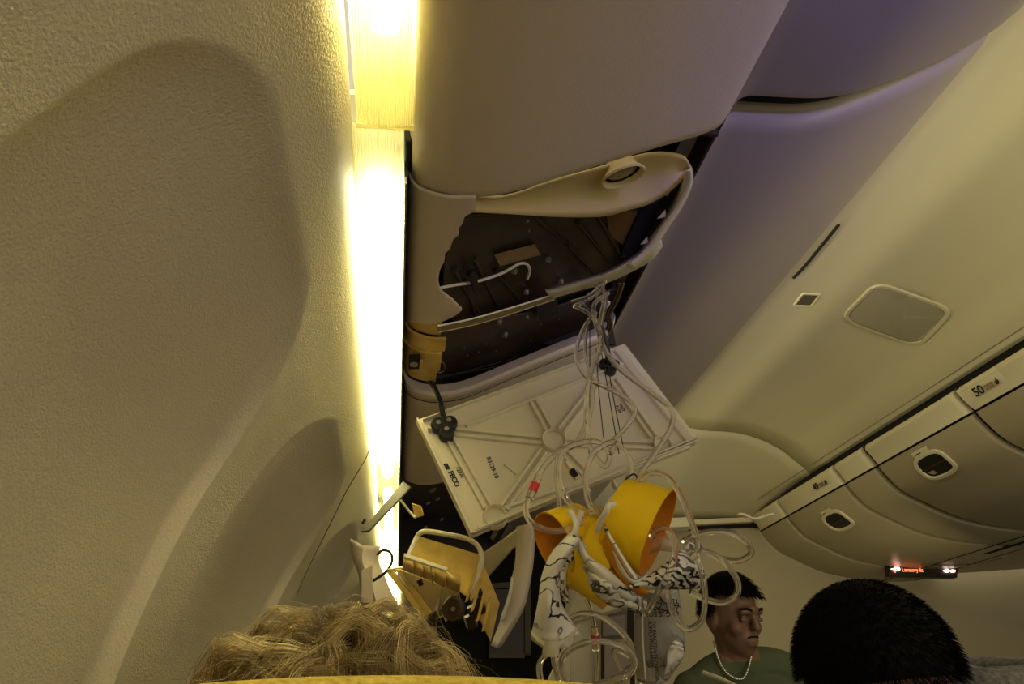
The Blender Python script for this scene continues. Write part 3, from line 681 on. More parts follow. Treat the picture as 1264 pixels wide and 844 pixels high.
# grey latch strip on the tray
ridge((700,570),(713,592), .012, .006, 0, M['rail'], 'latch_strip'); ridge((705,581),(711,590), .009, .009, 0, M['black'], 'latch_spring')
# lanyard strap and black pads
m_ = MB(); c = TQ(*uvpx(548,531))
for x, y in ((541,528),(555,526),(551,539)): m_.disc(TQ(*uvpx(x, y)), NT, .0115, .014, 20)
sp_ = m_.build('strap_pad', M['black'], tray, bevel=.002)
for x, y in ((541,527),(554,524),(551,535)): MB().disc(TQ(*uvpx(x, y), .0135), NT, .0035, .0025, 12).build('screw', M['metal'], sp_)
m_ = MB()
for x, y in ((745,452),(753,460),(757,453)): m_.disc(TQ(*uvpx(x, y)), NT, .0085, .012, 18)
sp_ = m_.build('strap_pad', M['black'], tray, bevel=.002); MB().disc(TQ(*uvpx(755,456), .012), NT, .0035, .0025, 12).build('screw', M['metal'], sp_)
e_ = TQ(*uvpx(549,527), .010)
MB().tube(cr([PL(529,468,.03), P(536,478,1.06), P(543,495,1.04), P(547,512,1.03), e_], 6), .0042, 8).build('strap', M['black'], tray)
e_ = TQ(*uvpx(750,452), .008)
MB().tube(cr([PL(735,370,.05), P(738,395,1.10), P(745,415,1.09), P(750,435,1.10), e_], 6), .0052, 8).build('strap', M['black'], tray)

# ================================================================== OXYGEN MASKS
def camdir(r, d, t): return (M3 @ Vector((r, -d, t))).normalized()       # right, down, towards camera
def patch(A, B, n=34, m=14, bulge=.012, crum=.004, seed=0, fr=55):
    a = resample(cr([P(*q) for q in A], 8), n); b = resample(cr([P(*q) for q in B], 8), n); tw = camdir(0, 0, 1); rows = []
    for j in range(m+1):
        t = j/m; row = []
        for i in range(n):
            p = a[i].lerp(b[i], t); s = math.sin(math.pi*t)
            f = noise.noise(p*fr+Vector((seed*9.1, 0, 0)))+.5*abs(noise.noise(p*fr*2.3+Vector((0, seed*5.7, 0))))
            row.append(p+tw*(bulge*s+crum*f*(.3+.7*s)))
        rows.append(row)
    return MB().grid(rows)
def tubing(pts, r=.0032, n=8): return MB().tube(px_curve(pts, n), r, 10)
def cup(c, ax, R, r, L, parent, ref=(0,0,1), sq=1.0):
    prof = [(r*.35,-L),(r*.8,-L*.99),(r,-L*.93),(r*1.03,-L*.85)]
    for k in range(1, 9): t = k/8; prof.append((r*1.03+(R-r*1.03)*t**.8, -L*.85+L*.85*t))
    prof += [(R*1.005, .0008)]
    inner = [(q-.0018, h+(.002 if i == 0 else 0)) for i, (q, h) in enumerate(prof)][::-1]
    MB().lathe(c, ax, prof, 48, sq=sq, ax=ref).build('cup', M['yellow'], parent)
    MB().lathe(c, ax, [(R*1.005, .0008)]+inner, 48, sq=sq, ax=ref).build('cup_inside', M['orange'], parent)
    c = Vector(c); ax = Vector(ax)
    MB().disc(c-ax*(L+.006), ax, r*.5, .007, 20).build('valve_seat', M['elastic'], parent)

# --- mask A : big cup on the right
mA = empty('oxygen_mask', P(800, 660, .80), 'largest yellow oxygen mask cup, opening toward the right with crumpled printed bag below', 'oxygen mask', 'dropped oxygen masks')
axA = camdir(.84, .30, .46)
cup(P(812, 657, .80), axA, .0535, .044, .058, mA, camdir(.2, -1, 0))
patch([(752,668,.78),(765,695,.77),(782,716,.765),(800,708,.77),(825,690,.775),(852,668,.79)],
      [(748,664,.79),(760,700,.78),(779,720,.775),(800,712,.775),(826,695,.78),(853,673,.80)], 40, 4, .003, .002, 1).build('bag_hem', M['elastic'], mA, solid=.0012)
patch([(778,716,.775),(800,709,.77),(828,690,.77),(852,668,.79),(860,668,.80)],
      [(762,722,.80),(785,726,.79),(812,727,.785),(840,727,.79),(864,726,.80)], 44, 18, .016, .007, 2).build('reservoir_bag', M['bag_print'], mA, solid=.0007)
patch([(740,640,.80),(746,655,.785),(757,676,.765),(771,700,.76),(781,715,.76)],
      [(744,636,.79),(750,652,.78),(762,673,.762),(777,697,.758),(787,712,.758)], 30, 6, .006, .003, 3).build('bag_edge', M['bag_light'], mA, solid=.001)
MB().tube(px_curve([(758,622,.775),(751,624,.77),(748,632,.77),(741,643,.78),(738,655,.79)], 6), [.0032, .003, .0036, .003, .0034]*5+[.003]*0 if False else .0034, 8).build('elastic_band', M['elastic'], mA)
tubing([(750,362,1.05),(733,378,.98),(742,420,.95),(762,452,.92),(800,482,.88),(828,505,.86),(828,528,.86),(808,560,.85),(790,585,.84),(781,605,.83)], .0036).build('supply_tube', M['clear'], mA)
tubing([(783,607,.82),(790,592,.81),(808,583,.80),(828,592,.79),(842,615,.78),(852,640,.775),(860,665,.77),(861,682,.775),(851,697,.79)], .0037).build('supply_tube', M['clear'], mA)
tubing([(844,668,.80),(856,662,.79),(878,656,.785),(905,658,.78),(924,672,.78),(926,685,.785),(908,692,.79),(880,686,.80),(862,675,.81),(850,668,.82)], .0037).build('supply_tube', M['clear'], mA)
tubing([(848,672,.80),(866,680,.79),(884,686,.785),(900,700,.78),(911,720,.78),(907,736,.785),(890,744,.79),(868,738,.80),(852,730,.80)], .0037).build('supply_tube', M['clear'], mA)
tubing([(846,678,.785),(860,690,.77),(868,715,.765),(870,742,.765),(866,765,.77),(852,776,.775),(838,768,.78),(828,748,.785),(823,725,.79)], .0037).build('supply_tube', M['clear'], mA)
tubing([(804,662,.775),(810,655,.77),(822,653,.765),(831,664,.76),(833,685,.755),(824,710,.755),(810,735,.76),(797,757,.765),(795,740,.78)], .0037).build('supply_tube', M['clear'], mA)
patch([(806,664,.79),(818,662,.785),(832,672,.785)], [(800,684,.80),(816,680,.795),(834,682,.79)], 16, 8, .006, .004, 8).build('valve_film', mat('clear_valve_film', (.75,.55,.35), .15, alpha=.35, spec=.8), mA, solid=.0006)
m_ = MB(); pr = px_curve([(776,588,.83),(783,585,.83),(787,592,.83),(783,600,.83),(775,600,.83),(772,593,.83),(776,588,.83)], 5); m_.tube(pr, .0011, 6); m_.build('lanyard_ring', M['black'], mA)

# --- mask B : centre
mB = empty('oxygen_mask', P(740, 690, .84), 'middle yellow oxygen mask, folded behind the largest cup, brown-shaded inside showing', 'oxygen mask', 'dropped oxygen masks')
cup(P(764, 696, .835), camdir(.86, .30, .40), .0560, .048, .052, mB, camdir(.2, -1, 0))
patch([(710,664,.80),(718,690,.79),(735,712,.785),(760,735,.785),(790,752,.80)],
      [(716,660,.80),(727,685,.785),(748,700,.78),(772,722,.775),(797,742,.79)], 34, 5, .005, .003, 4).build('bag_hem', M['bag_light'], mB, solid=.001)
patch([(722,690,.80),(742,704,.79),(760,712,.785),(778,727,.785),(794,748,.80)],
      [(716,694,.81),(727,722,.80),(745,742,.795),(765,750,.795),(790,752,.81)], 36, 14, .012, .006, 5).build('reservoir_bag', M['bag_print'], mB, solid=.0007)
patch([(746,645,.782),(757,672,.776),(772,697,.770),(786,714,.768),(802,730,.772)],
      [(743,650,.80),(744,676,.79),(757,704,.782),(772,724,.778),(792,736,.78)], 24, 6, .003, .001, 6).build('cup_far_wall', M['orange'], mB, solid=.0014)  # far inside wall of the cup, its shade painted in
tubing([(718,375,1.02),(735,395,.97),(742,425,.93),(729,460,.90),(724,500,.88),(727,545,.87),(745,575,.86),(752,560,.86),(735,545,.86),(700,553,.86),(690,580,.85),(697,612,.84),(716,630,.83),(745,630,.83)], .0036).build('supply_tube', M['clear'], mB)
tubing([(753,560,.86),(762,548,.85),(778,570,.84),(775,600,.83),(760,625,.82),(745,632,.82),(728,622,.82),(723,590,.83),(731,562,.84),(748,548,.85),(760,545,.85)], .0036).build('supply_tube', M['clear'], mB)
MB().tube(px_curve([(718,630,.80),(714,642,.80),(711,654,.80),(708,664,.80)], 6), .0034, 8).build('elastic_band', M['elastic'], mB)

# --- mask C : left
mC = empty('oxygen_mask', P(690, 670, .84), 'leftmost oxygen mask, orange-shaded inside facing left above a long white bag', 'oxygen mask', 'dropped oxygen masks')
cup(P(684, 671, .83), camdir(-.80, .22, .52), .0400, .034, .050, mC, camdir(.2, -1, 0))
patch([(704,655,.795),(680,683,.79),(668,712,.79),(664,742,.79),(655,786,.80)],
      [(722,662,.80),(700,690,.80),(692,715,.80),(694,745,.80),(716,782,.81)], 44, 16, .016, .004, 7, 30).build('reservoir_bag', M['bag_light'], mC, solid=.0007)
patch([(716,664,.80),(702,678,.80),(694,700,.80),(692,722,.80),(700,745,.81)],
      [(724,672,.80),(722,685,.81),(705,695,.815),(699,715,.82),(703,738,.82)], 30, 8, .004, .006, 9).build('bag_fold', M['bag_print'], mC, solid=.0007)
patch([(655,776,.80),(662,784,.795),(672,790,.79),(690,790,.79),(703,784,.795),(716,770,.81)],
      [(655,789,.80),(663,795,.795),(673,800,.79),(690,801,.79),(704,798,.795),(710,786,.81)], 30, 5, .003, .006, 10).build('bag_gather', mat('clear_film', (.8,.75,.55), .12, alpha=.45, spec=.8), mC, solid=.0006)
m_ = MB(); a = P(681, 786, .79); b = P(680, 806, .79); m_.tube([a, b], [.0095, .0100], 16); m_.build('collar', mat('clear_collar', (.85,.80,.60), .1, alpha=.45, spec=.8), mC)
tubing([(680,800,.79),(668,815,.79),(666,830,.79),(672,850,.79),(690,870,.80)], .0036).build('supply_tube', M['clear'], mC)
tubing([(660,605,.85),(650,622,.83),(652,640,.81),(668,652,.80),(690,655,.795),(712,648,.80),(722,640,.81)], .0037).build('supply_tube', M['clear'], mC)
tubing([(732,470,.95),(728,510,.92),(712,546,.89),(690,557,.88),(670,578,.87),(660,598,.855)], .0037).build('supply_tube', M['clear'], mC)
m_ = MB(); a = P(661,596,.853); b = P(657,606,.848); m_.tube([a, b], .0060, 14); tag(m_.build('flow_indicator', M['red'], mC), 'red flow indicator')
m_ = MB(); m_.tube([P(666,586,.855), P(661,596,.853)], .0050, 12); m_.tube([P(657,606,.848), P(653,615,.843)], .0050, 12); m_.build('connector', M['clear'], mC)
tubing([(689,560,.87),(687,590,.86),(690,618,.85),(689,640,.85)], .0034).build('supply_tube', M['clear'], mC)
MB().tube(px_curve([(702,630,.80),(709,640,.795),(711,650,.79),(706,662,.79)], 6), .0032, 8).build('elastic_band', M['elastic'], mC)

# --- mask D : low, mostly hidden
mD = empty('oxygen_mask', P(715, 712, .88), 'lowest oxygen mask, only a yellow crescent showing above the coiled tube', 'oxygen mask', 'dropped oxygen masks')
cup(P(713, 716, .88), camdir(-.15, 1, .35), .022, .020, .012, mD, camdir(1, 0, 0))
m_ = MB(); m_.lathe(P(713, 712, .87), camdir(.05, 1, .1), [(.019,.0),(.017,.008),(.010,.014),(0,.016)], 30, ax=camdir(1,0,0)); m_.build('cup_base', M['yellow'], mD)
patch([(692,738,.86),(690,722,.86),(698,706,.86),(715,700,.86),(732,702,.86)], [(700,745,.87),(703,722,.87),(709,712,.87),(720,708,.87),(734,712,.87)], 24, 7, .004, .007, 12).build('reservoir_bag', M['bag_print'], mD, solid=.0007)
tubing([(720,728,.87),(728,750,.86),(733,775,.86),(736,800,.86),(736,820,.86),(734,850,.86)], .0038).build('supply_tube', M['clear'], mD)
m_ = MB(); m_.tube([P(735,783,.858), P(735,791,.858)], .0062, 14); tag(m_.build('flow_indicator', M['red'], mD), 'red flow indicator')
m_ = MB(); m_.tube([P(734,773,.858), P(735,783,.858)], .0050, 12); m_.tube([P(735,791,.858), P(736,802,.858)], .0050, 12); m_.build('connector', M['clear'], mD)
tubing([(690,840,.84),(684,815,.83),(684,790,.83),(695,770,.83),(718,758,.83),(745,762,.83),(768,780,.83),(780,800,.83),(780,820,.84),(762,836,.84),(735,845,.84)], .0038).build('supply_tube', M['clear'], mD)
tubing([(702,842,.80),(693,825,.80),(697,808,.80),(715,796,.80),(740,791,.80),(768,797,.80),(782,812,.80),(780,828,.80),(765,838,.80),(740,846,.81),(715,846,.81)], .0038).build('supply_tube', M['clear'], mD)
tubing([(775,845,.84),(765,825,.84),(757,808,.84),(762,803,.84),(785,815,.83),(793,828,.83),(788,845,.83)], .0030).build('supply_tube', M['clear'], mD)

# --- text bag
tb = empty('folded_mask_bag', P(812, 780, .84), 'smoky clear bag with upside-down black print, hanging below the masks', 'bag')
patch([(784,728,.84),(783,760,.84),(782,790,.84),(783,820,.84),(786,840,.84)],
      [(838,726,.84),(842,760,.84),(846,790,.84),(843,812,.84),(826,838,.84)], 40, 18, .014, .004, 14, 40).build('film', M['bag_clear'], tb, solid=.0007)
MB().tube(px_curve([(792,730,.822),(793,770,.818),(794,800,.818),(797,838,.82)], 6), .0010, 6).build('seam', M['elastic'], tb)
up_ = camdir(0, 1, 0); tw = camdir(0, 0, 1)
for i, s in enumerate(('TEST SYSTEM', 'PULL A MASK', 'THE TEACHING', 'BAG IS EQUAL')):
    text_part(s, .0080, P(838, 739+i*5.4, .812), camdir(-1, .0, 0), tw, M['ink'], tb)
for i, s in enumerate(('TO REACTIVATE OXYGEN', 'SUPPLY PULL HARD')):
    text_part(s, .0062, P(805-5*i, 766, .812), camdir(.05, 1, 0), tw, M['ink'], tb)
patch([(824,800,.81),(833,790,.81),(843,795,.815)], [(818,836,.82),(832,828,.82),(843,812,.82)], 16, 8, .006, .008, 15).build('crumple', M['bag_print'], tb, solid=.0007)

# --- lanyards and tube bundle at the outlet
bund = empty('tube_bundle', PL(738, 360, .05), 'cluster of clear tube ends coming out of the dark opening', 'tubing')
for k, pts in enumerate([[(705,372,1.04),(722,367,1.03),(736,357,1.03),(743,347,1.04)], [(708,377,1.03),(726,370,1.02),(740,360,1.03),(748,347,1.04)], [(742,350,1.04),(746,365,1.02),(742,385,1.0),(737,410,.98)],
                         [(737,370,1.03),(736,355,1.04),(738,345,1.05)], [(709,378,1.0),(724,385,.98),(736,398,.96),(741,415,.95)], [(735,386,1.0),(722,402,.97),(712,430,.95),(714,450,.94),(727,468,.93),(752,480,.91),(777,495,.89),(783,510,.88),(770,530,.87),(752,548,.87)],
                         [(726,398,.98),(722,430,.95),(727,460,.93),(730,470,.93)], [(744,352,1.04),(749,368,1.02),(745,390,1.0),(743,402,.99)], [(741,430,.95),(731,455,.92),(724,485,.90),(726,520,.89),(718,545,.88),(712,550,.88)]]):
    tubing(pts, .0030 if k in (5, 8, 4) else .0022).build('clear_tube', M['clear'], bund)
for k, pts in enumerate([[(728,400,.97),(728,480,.92),(727,560,.88)], [(736,430,.96),(739,480,.93),(745,540,.89)], [(742,432,.96),(752,490,.92),(764,560,.88)], [(749,440,.96),(757,490,.92),(770,555,.88)]]):
    MB().tube(px_curve(pts, 4), .0007, 5).build('lanyard', M['black'], bund)
for x, y in ((727,362),(735,352),(745,358),(730,372)):
    m_ = MB(); m_.tube([PL(x, y, .05), PL(x+1, y+6, .03)], .003, 8); m_.build('outlet', M['metal'], bund)
m_ = MB(); m_.hexa([PL(742,372,.03), PL(752,371,.03), PL(752,377,.03), PL(742,378,.03)], .004, dn); m_.build('outlet_block', M['white'], bund)
# right corner corrugated end of the opening
cor = empty('corner_moulding', PL(757, 385, .0), 'ridged brown corner at inboard end of the opening beside the tubes', 'moulding')
for k in range(4):
    m_ = MB(); m_.tube(cr([PL(x+k*2.0-6, y, .012-.003*k) for x, y in ((770,350),(762,372),(754,388),(756,400),(752,412),(744,424))], 5), .0016, 7); m_.build('ridge', M['label'] if k % 2 else M['brown'], cor)

# ================================================================== FALLEN AMBER UNIT
au = empty('amber_service_unit', P(550, 720, 1.02), 'amber translucent service unit fallen open behind the blond head', 'unit')
def slab(q, t, m, parent, name, bevel=.001): return MB().hexa([P(*a) for a in q], t).build(name, m, parent, bevel=bevel)
slab([(516,661,1.04),(592,684,1.04),(577,736,.99),(506,686,1.0)], .003, M['amber'], au, 'back_panel')
slab([(592,684,1.04),(617,744,1.0),(606,792,.97),(580,738,.99)], .003, M['amber'], au, 'side_panel')
slab([(495,704,1.0),(567,731,.98),(552,760,1.02),(527,766,1.03)], .003, mat('lit_amber', (.90,.74,.36), .3, trans=.2), au, 'floor_panel')  # floor amber made paler, lamp light passing through put into the colour
for i in range(4):
    slab([(585+i*6,704+i*11,.975),(589+i*6,702+i*11,.975),(577+i*7,741+i*12,.96),(573+i*7,744+i*12,.96)], .004, M['amber'], au, 'slat')
MB().tube(px_curve([(503,690,1.0),(514,664,1.03),(520,657,1.03),(530,656,1.03),(555,660,1.03),(577,665,1.03),(590,674,1.02),(595,690,1.0),(590,708,.99),(584,722,.98),(580,732,.975)], 6), .0038, 8).build('handle', M['rail'], au)
segs = [(498,684,496,703),(511,689,509,708),(522,693,521,713),(536,698,535,718),(550,703,549,725),(569,711,567,731)]
for i in range(5):
    a, b = segs[i], segs[i+1]; mb = MB(); rows = []
    for j in range(9):
        t = j/8; bu = -.014*math.sin(math.pi*t)
        rows.append([P(a[0]+(a[2]-a[0])*t+.6, a[1]+(a[3]-a[1])*t, .975+bu), P(b[0]+(b[2]-b[0])*t-.6, b[1]+(b[3]-b[1])*t, .965+bu)])
    mb.grid(rows); mb.build('barrel_segment', M['amber'], au, solid=.003)
slab([(499,682,.965),(553,700,.96),(551,704,.955),(499,687,.96)], .004, M['rail'], au, 'barrel_cap')
slab([(477,706,1.02),(484,703,1.02),(528,758,.99),(521,764,.99)], .006, M['amber'], au, 'frame_rail')
slab([(489,703,1.01),(495,702,1.01),(533,756,.99),(527,762,.99)], .006, M['amber'], au, 'frame_rail')
slab([(478,703,1.03),(497,700,1.03),(500,704,1.03),(482,708,1.03)], .006, M['amber'], au, 'frame_rail')
slab([(545,727,1.0),(550,727,1.0),(536,765,1.0),(531,763,1.0)], .003, M['white'], au, 'divider')
slab([(550,727,1.01),(562,731,1.01),(548,760,1.01),(538,762,1.01)], .003, mat('smoky_plate', (.25,.22,.15), .3), au, 'smoky_plate')
tw = camdir(-.3, -.2, 1)
MB().disc(P(562, 750, .97), tw, .0165, .012, 28).build('motor', M['brown'], au, bevel=.002)
MB().tube(px_curve([(556,736,.965),(549,744,.965),(547,755,.965),(551,766,.965)], 6), .0018, 7).build('motor_ring', M['rail'], au)
MB().disc(P(560, 751, .955), tw, .003, .003, 12).build('screw', M['metal'], au)
for x, y, r in ((518,719,.006),(535,762,.008),(592,732,.006),(590,746,.012),(595,752,.008),(584,756,.012),(580,768,.012),(531,768,.009)):
    c = P(x, y, .975); m_ = MB(); m_.hexa([P(x-r*700, y-r*300, .975), P(x+r*300, y-r*800, .975), P(x+r*800, y+r*500, .975), P(x-r*100, y+r*900, .975)], r); m_.build('clamp', M['brown'], au, bevel=.001)
for pts in (((545,727,.965),(543,745,.965),(539,765,.965)), ((566,732,.965),(570,752,.965),(577,775,.965)), ((532,698,.95),(533,715,.95),(535,722,.96))):
    MB().tube(px_curve(pts, 5), .0011, 6).build('wire', M['metal'], au)
# yellow scrap and dark clutter in second opening
sc = empty('yellow_scrap', P(513, 630, 1.30), 'small yellow scrap of plastic dangling beside the far lamp', 'debris')
slab([(508,621,1.3),(520,625,1.3),(523,636,1.3),(512,640,1.3)], .004, M['amber'], sc, 'scrap')
MB().tube(px_curve([(494,617,1.3),(500,624,1.3),(506,632,1.3),(513,639,1.29)], 5), .0025, 7).build('stem', M['rail'], sc)
for i, (x, y) in enumerate([(534,604),(525,650),(528,620),(545,640),(540,615)]):
    MB().disc(PL(x, y, .05), dn, .006 if i else .010, .004, 14).build('screw', M['metal'], bay)
# diagonal flap
fl = empty('fallen_strut', P(477, 628, 1.42), 'flat grey strut lying diagonally across the long lamp', 'strut')
slab([(446,658,1.30),(456,657,1.30),(508,603,1.40),(498,596,1.42)], .005, mat('grey_strut', (.11,.10,.075), .5), fl, 'blade')
for x, y in ((448,645),(453,650),(450,642)): MB().ball(P(x, y, 1.32), .003, 8, 6).build('catch', M['black'], fl)
# hanging curved fairing strip
hs = empty('hanging_trim_strip', P(645, 700, 1.35), 'long curved olive trim strip hanging behind the tray and masks', 'trim')
A = [(637,650,1.40),(636,690,1.36),(630,720,1.33),(622,752,1.30),(606,796,1.26)]
B = [(656,645,1.40),(654,690,1.36),(648,725,1.33),(640,752,1.30),(612,799,1.26)]
C_ = [(661,645,1.43),(659,690,1.39),(653,727,1.36),(645,755,1.33),(618,800,1.29)]
MB().grid([resample(cr([P(*q) for q in A], 6), 24), resample(cr([P(*q) for q in B], 6), 24), resample(cr([P(*q) for q in C_], 6), 24)]).build('strip', M['fairing'], hs, solid=.003)
MB().grid([resample(cr([P(*q) for q in ((632,712,1.30),(628,735,1.29),(618,765,1.28))], 6), 12), resample(cr([P(*q) for q in ((635,713,1.32),(631,738,1.31),(622,767,1.29))], 6), 12)]).build('flange', M['rail'], hs, solid=.002)
MB().hexa([P(585,690,1.55), P(645,648,1.42), P(648,660,1.42), P(600,715,1.55)], .006).build('sloping_panel', M['fairing'], hs, bevel=.003)

# beige broken bracket by the wall
br = empty('broken_bracket', P(460, 700, 1.25), 'broken beige bracket with a black hoop against the sidewall lamp', 'bracket')
A = [(432,664,1.33),(434,686,1.31),(441,704,1.29),(444,722,1.28),(446,745,1.27)]
B = [(470,674,1.33),(467,692,1.31),(474,708,1.29),(482,728,1.27),(496,755,1.25)]
MB().grid([resample(cr([P(*q) for q in A], 5), 14), [(a+b)/2+camdir(0,0,1)*.02 for a, b in zip(resample(cr([P(*q) for q in A], 5), 14), resample(cr([P(*q) for q in B], 5), 14))], resample(cr([P(*q) for q in B], 5), 14)]).build('cone', M['fairing'], br, solid=.003)
slab([(446,704,1.22),(460,697,1.22),(459,744,1.20),(446,744,1.20)], .004, M['fairing'], br, 'tab')
MB().tube(px_curve([(466,684,1.27),(473,679,1.26),(482,682,1.25),(484,692,1.24),(478,704,1.23),(468,712,1.23),(460,717,1.23)], 6), .0026, 8).build('hoop', M['black'], br)

# ================================================================== BEYOND: bulkhead screen and hanging unit
dk = empty('partition', (.35, 3.2, .1), 'dark partition panel behind the curved strip and white bag', 'partition')
MB().hexa([PY(540,660,3.2), PY(700,640,3.2), PY(696,860,3.2), PY(540,860,3.2)], .03, Vector((0,1,0))).build('panel', mat('charcoal_partition', (.008,.007,.005), .8, spec=.1), dk)
for q in (((604,720),(655,716),(655,723),(604,727)), ((648,720),(655,720),(655,812),(648,812)), ((604,806),(655,806),(655,812),(604,812))):
    MB().hexa([PY(*a, 3.17) for a in q], .02, Vector((0,1,0))).build('frame_bar', mat('olive_frame', (.06,.052,.03), .6), dk)
MB().hexa([PY(604,727,3.18), PY(648,727,3.18), PY(648,806,3.18), PY(604,806,3.18)], .01, Vector((0,1,0))).build('screen', M['screen'], dk)
hu = empty('hanging_service_unit', P(735, 780, 1.5), 'cream service unit with two grey panels hanging behind the coiled tube', 'unit')
slab([(697,770,1.50),(712,728,1.55),(742,716,1.55),(765,750,1.45)], .01, M['cream'], hu, 'canopy')
slab([(704,762,1.52),(742,762,1.52),(742,850,1.52),(704,850,1.52)], .03, M['cream'], hu, 'column')
slab([(742,761,1.53),(774,752,1.53),(774,850,1.53),(742,850,1.53)], .02, mat('grey_unit_face', (.16,.14,.12), .5), hu, 'face')
slab([(744,764,1.50),(772,760,1.50),(772,782,1.50),(744,786,1.50)], .01, mat('mauve_grey', (.26,.22,.20), .5), hu, 'upper_plate')
slab([(746,792,1.50),(778,790,1.50),(778,850,1.50),(746,850,1.50)], .01, mat('taupe_grey', (.34,.29,.24), .5), hu, 'lower_plate')
slab([(672,850,1.48),(700,790,1.48),(704,800,1.48),(704,850,1.48)], .01, M['rail'], hu, 'side_wing')
slab([(770,728,1.6),(782,728,1.6),(784,850,1.6),(770,850,1.6)], .02, M['dark'], hu, 'dark_post')
# small things at the bulkhead top
jb = tag(MB().box((1.36, 3.56, .86), (1.62, 3.66, .915)).build('junction_box', M['rail'], bevel=.006), 'small cream box at bulkhead top, left of the loose white wire', 'box')
tag(MB().tube(px_curve([(911,636,3.70),(913,634,3.58),(922,636,3.56),(932,640,3.56),(946,636,3.55),(955,634,3.55)], 6), .006, 7).build('loose_wire', M['elastic']), 'loose white wire dangling where ceiling meets last bin', 'wire')

# ================================================================== SEAT IN FRONT
def seat(name, xc, y, z, w, label):
    e = empty(name, (xc, y, -1.15), label, 'seat')
    mb = MB(); rows = []; n = 40
    prof = [(.0, z-.75), (.0, z-.3), (.0, z-.05), (.004, z-.015), (.015, z-.003), (.035, z), (.05, z-.006), (.062, z-.02), (.068, z-.06), (.07, z-.3), (.07, z-.75)]
    for dy, zz in prof:
        rows.append([(xc-w/2+w*i/n, y+dy+.02*abs(2*i/n-1)**3, zz-.012*(abs(2*i/n-1)**2)*(1 if zz > z-.1 else 0)-(.05*max(0, abs(2*i/n-1)-.93)/.07 if zz > z-.1 else 0)) for i in range(n+1)])
    rows = [[(a, b, c-.0754*(a-xc)) for a, b, c in r] for r in rows]
    mb.grid(rows); mb.grid([[r[0] for r in rows], [r[0] for r in rows][::-1]]) if False else None
    mb.build('backrest', M['seat'], e)
    MB().box((xc-w/2, y+.05, -.75), (xc+w/2, y+.55, -.62)).build('cushion', M['seat'], e, bevel=.03, seg=3)
    for sx in (-1, 1): MB().box((xc+sx*w/2-.03, y+.0, -.62), (xc+sx*w/2+.03, y+.4, -.45)).build('armrest', M['black'], e, bevel=.01)
    for sx in (-.15, .15): MB().box((xc+sx-.02, y+.15, -1.15), (xc+sx+.02, y+.35, -.75)).build('leg', M['metal'], e, smooth=False)
    return e
sA = P(485, 833, .44)
seat('passenger_seat', sA.x+.005, sA.y, sA.z+.002, .420, 'mustard fabric seat top along the bottom edge, in front of blond hair')
seat('passenger_seat', .58, .62, -.14, .42, 'neighbouring mustard seat below the frame, under the dark-haired passenger')
sl = tag(MB().tube([P(868,830,1.2), P(890,838,1.18), P(915,850,1.16)], .004, 8).build('white_cord', M['rail']), 'pale cord at the bottom edge before the green shirt', 'cord')

# ================================================================== PEOPLE
def fused(parts, voxel, name, mats, parent, smooth=8, matfn=None):
    mb = MB()
    for p in parts: p(mb)
    me = bpy.data.meshes.new('raw'); me.from_pydata(mb.v, [], mb.f)
    t = bpy.data.objects.new('raw', me); COL.objects.link(t)
    r = t.modifiers.new('r', 'REMESH'); r.mode = 'VOXEL'; r.voxel_size = voxel
    s = t.modifiers.new('s', 'SMOOTH'); s.iterations = smooth; s.factor = .5
    out = bpy.data.meshes.new_from_object(t.evaluated_get(bpy.context.evaluated_depsgraph_get())); bpy.data.objects.remove(t)
    for p in out.polygons: p.use_smooth = True
    out.materials.clear(); o = lk(name, out, mats, parent)
    if matfn:
        for p in out.polygons: p.material_index = matfn(p.center)
    return o
def limb(pts, rs):
    return lambda mb: (mb.tube(cr(pts, 4), list(np.interp(np.linspace(0, len(pts)-1, (len(pts)-1)*4+1), range(len(pts)), rs)), 14), [mb.ball(p, r*.99, 14, 8) for p, r in zip(pts, rs)])
def ballf(c, r, rot=None): return lambda mb: mb.ball(c, r, 18, 12, rot=rot)
def V(*a): return Vector(a)
def seated(base, s=1.0, hc=None, yaw=0):                      # body parts for a seated torso; base = neck base
    b = V(*base); R = Matrix.Rotation(yaw, 3, 'Z'); g = lambda x, y, z: b+R @ V(x, y, z)*s
    return [limb([g(0,0,.06), g(0,0,0), g(0,0,-.06)], [.055, .06, .075]),
            limb([g(-.17,0,-.07), g(0,.0,-.04), g(.17,0,-.07)], [.062, .078, .062]),
            ballf(g(0,.01,-.20), (.18*s, .115*s, .17*s), R), ballf(g(0,.01,-.38), (.155*s, .11*s, .17*s), R), ballf(g(0,.02,-.50), (.17*s, .13*s, .12*s), R),
            limb([g(-.19,0,-.08), g(-.23,.02,-.34), g(-.16,.24,-.42)], [.058, .045, .034]), limb([g(.19,0,-.08), g(.23,.02,-.34), g(.16,.24,-.42)], [.058, .045, .034]),
            limb([g(-.09,.02,-.54), g(-.11,.42,-.54), g(-.11,.44,-.95)], [.085, .062, .045]), limb([g(.09,.02,-.54), g(.11,.42,-.54), g(.11,.44,-.95)], [.085, .062, .045])]
def hands(base, parent, yaw=0, zoff=0, pts=None):
    b = V(*base); R = Matrix.Rotation(yaw, 3, 'Z')
    for sx in (-1, 1):
        w = b+R @ V(sx*.155, .25, -.425); d = R @ V(-sx*.25, .95, -.1); sd = R @ V(1, 0, 0); parts = [ballf(w+d*.05, (.036, .045, .016))]
        for k, L in enumerate((.055, .068, .075, .066)):
            r = w+d*.085+sd*sx*(.027-.018*k); parts.append(limb([r-d*.03, r+d*L*.5, r+d*L*.8+V(0, 0, -.02)], [.009, .008, .007]))
        parts.append(limb([w+d*.03-sd*sx*.025, w+d*.06-sd*sx*.05, w+d*.085-sd*sx*.055], [.011, .010, .008]))
        fused(parts, .004, 'hand', M['skin'], parent, 3)

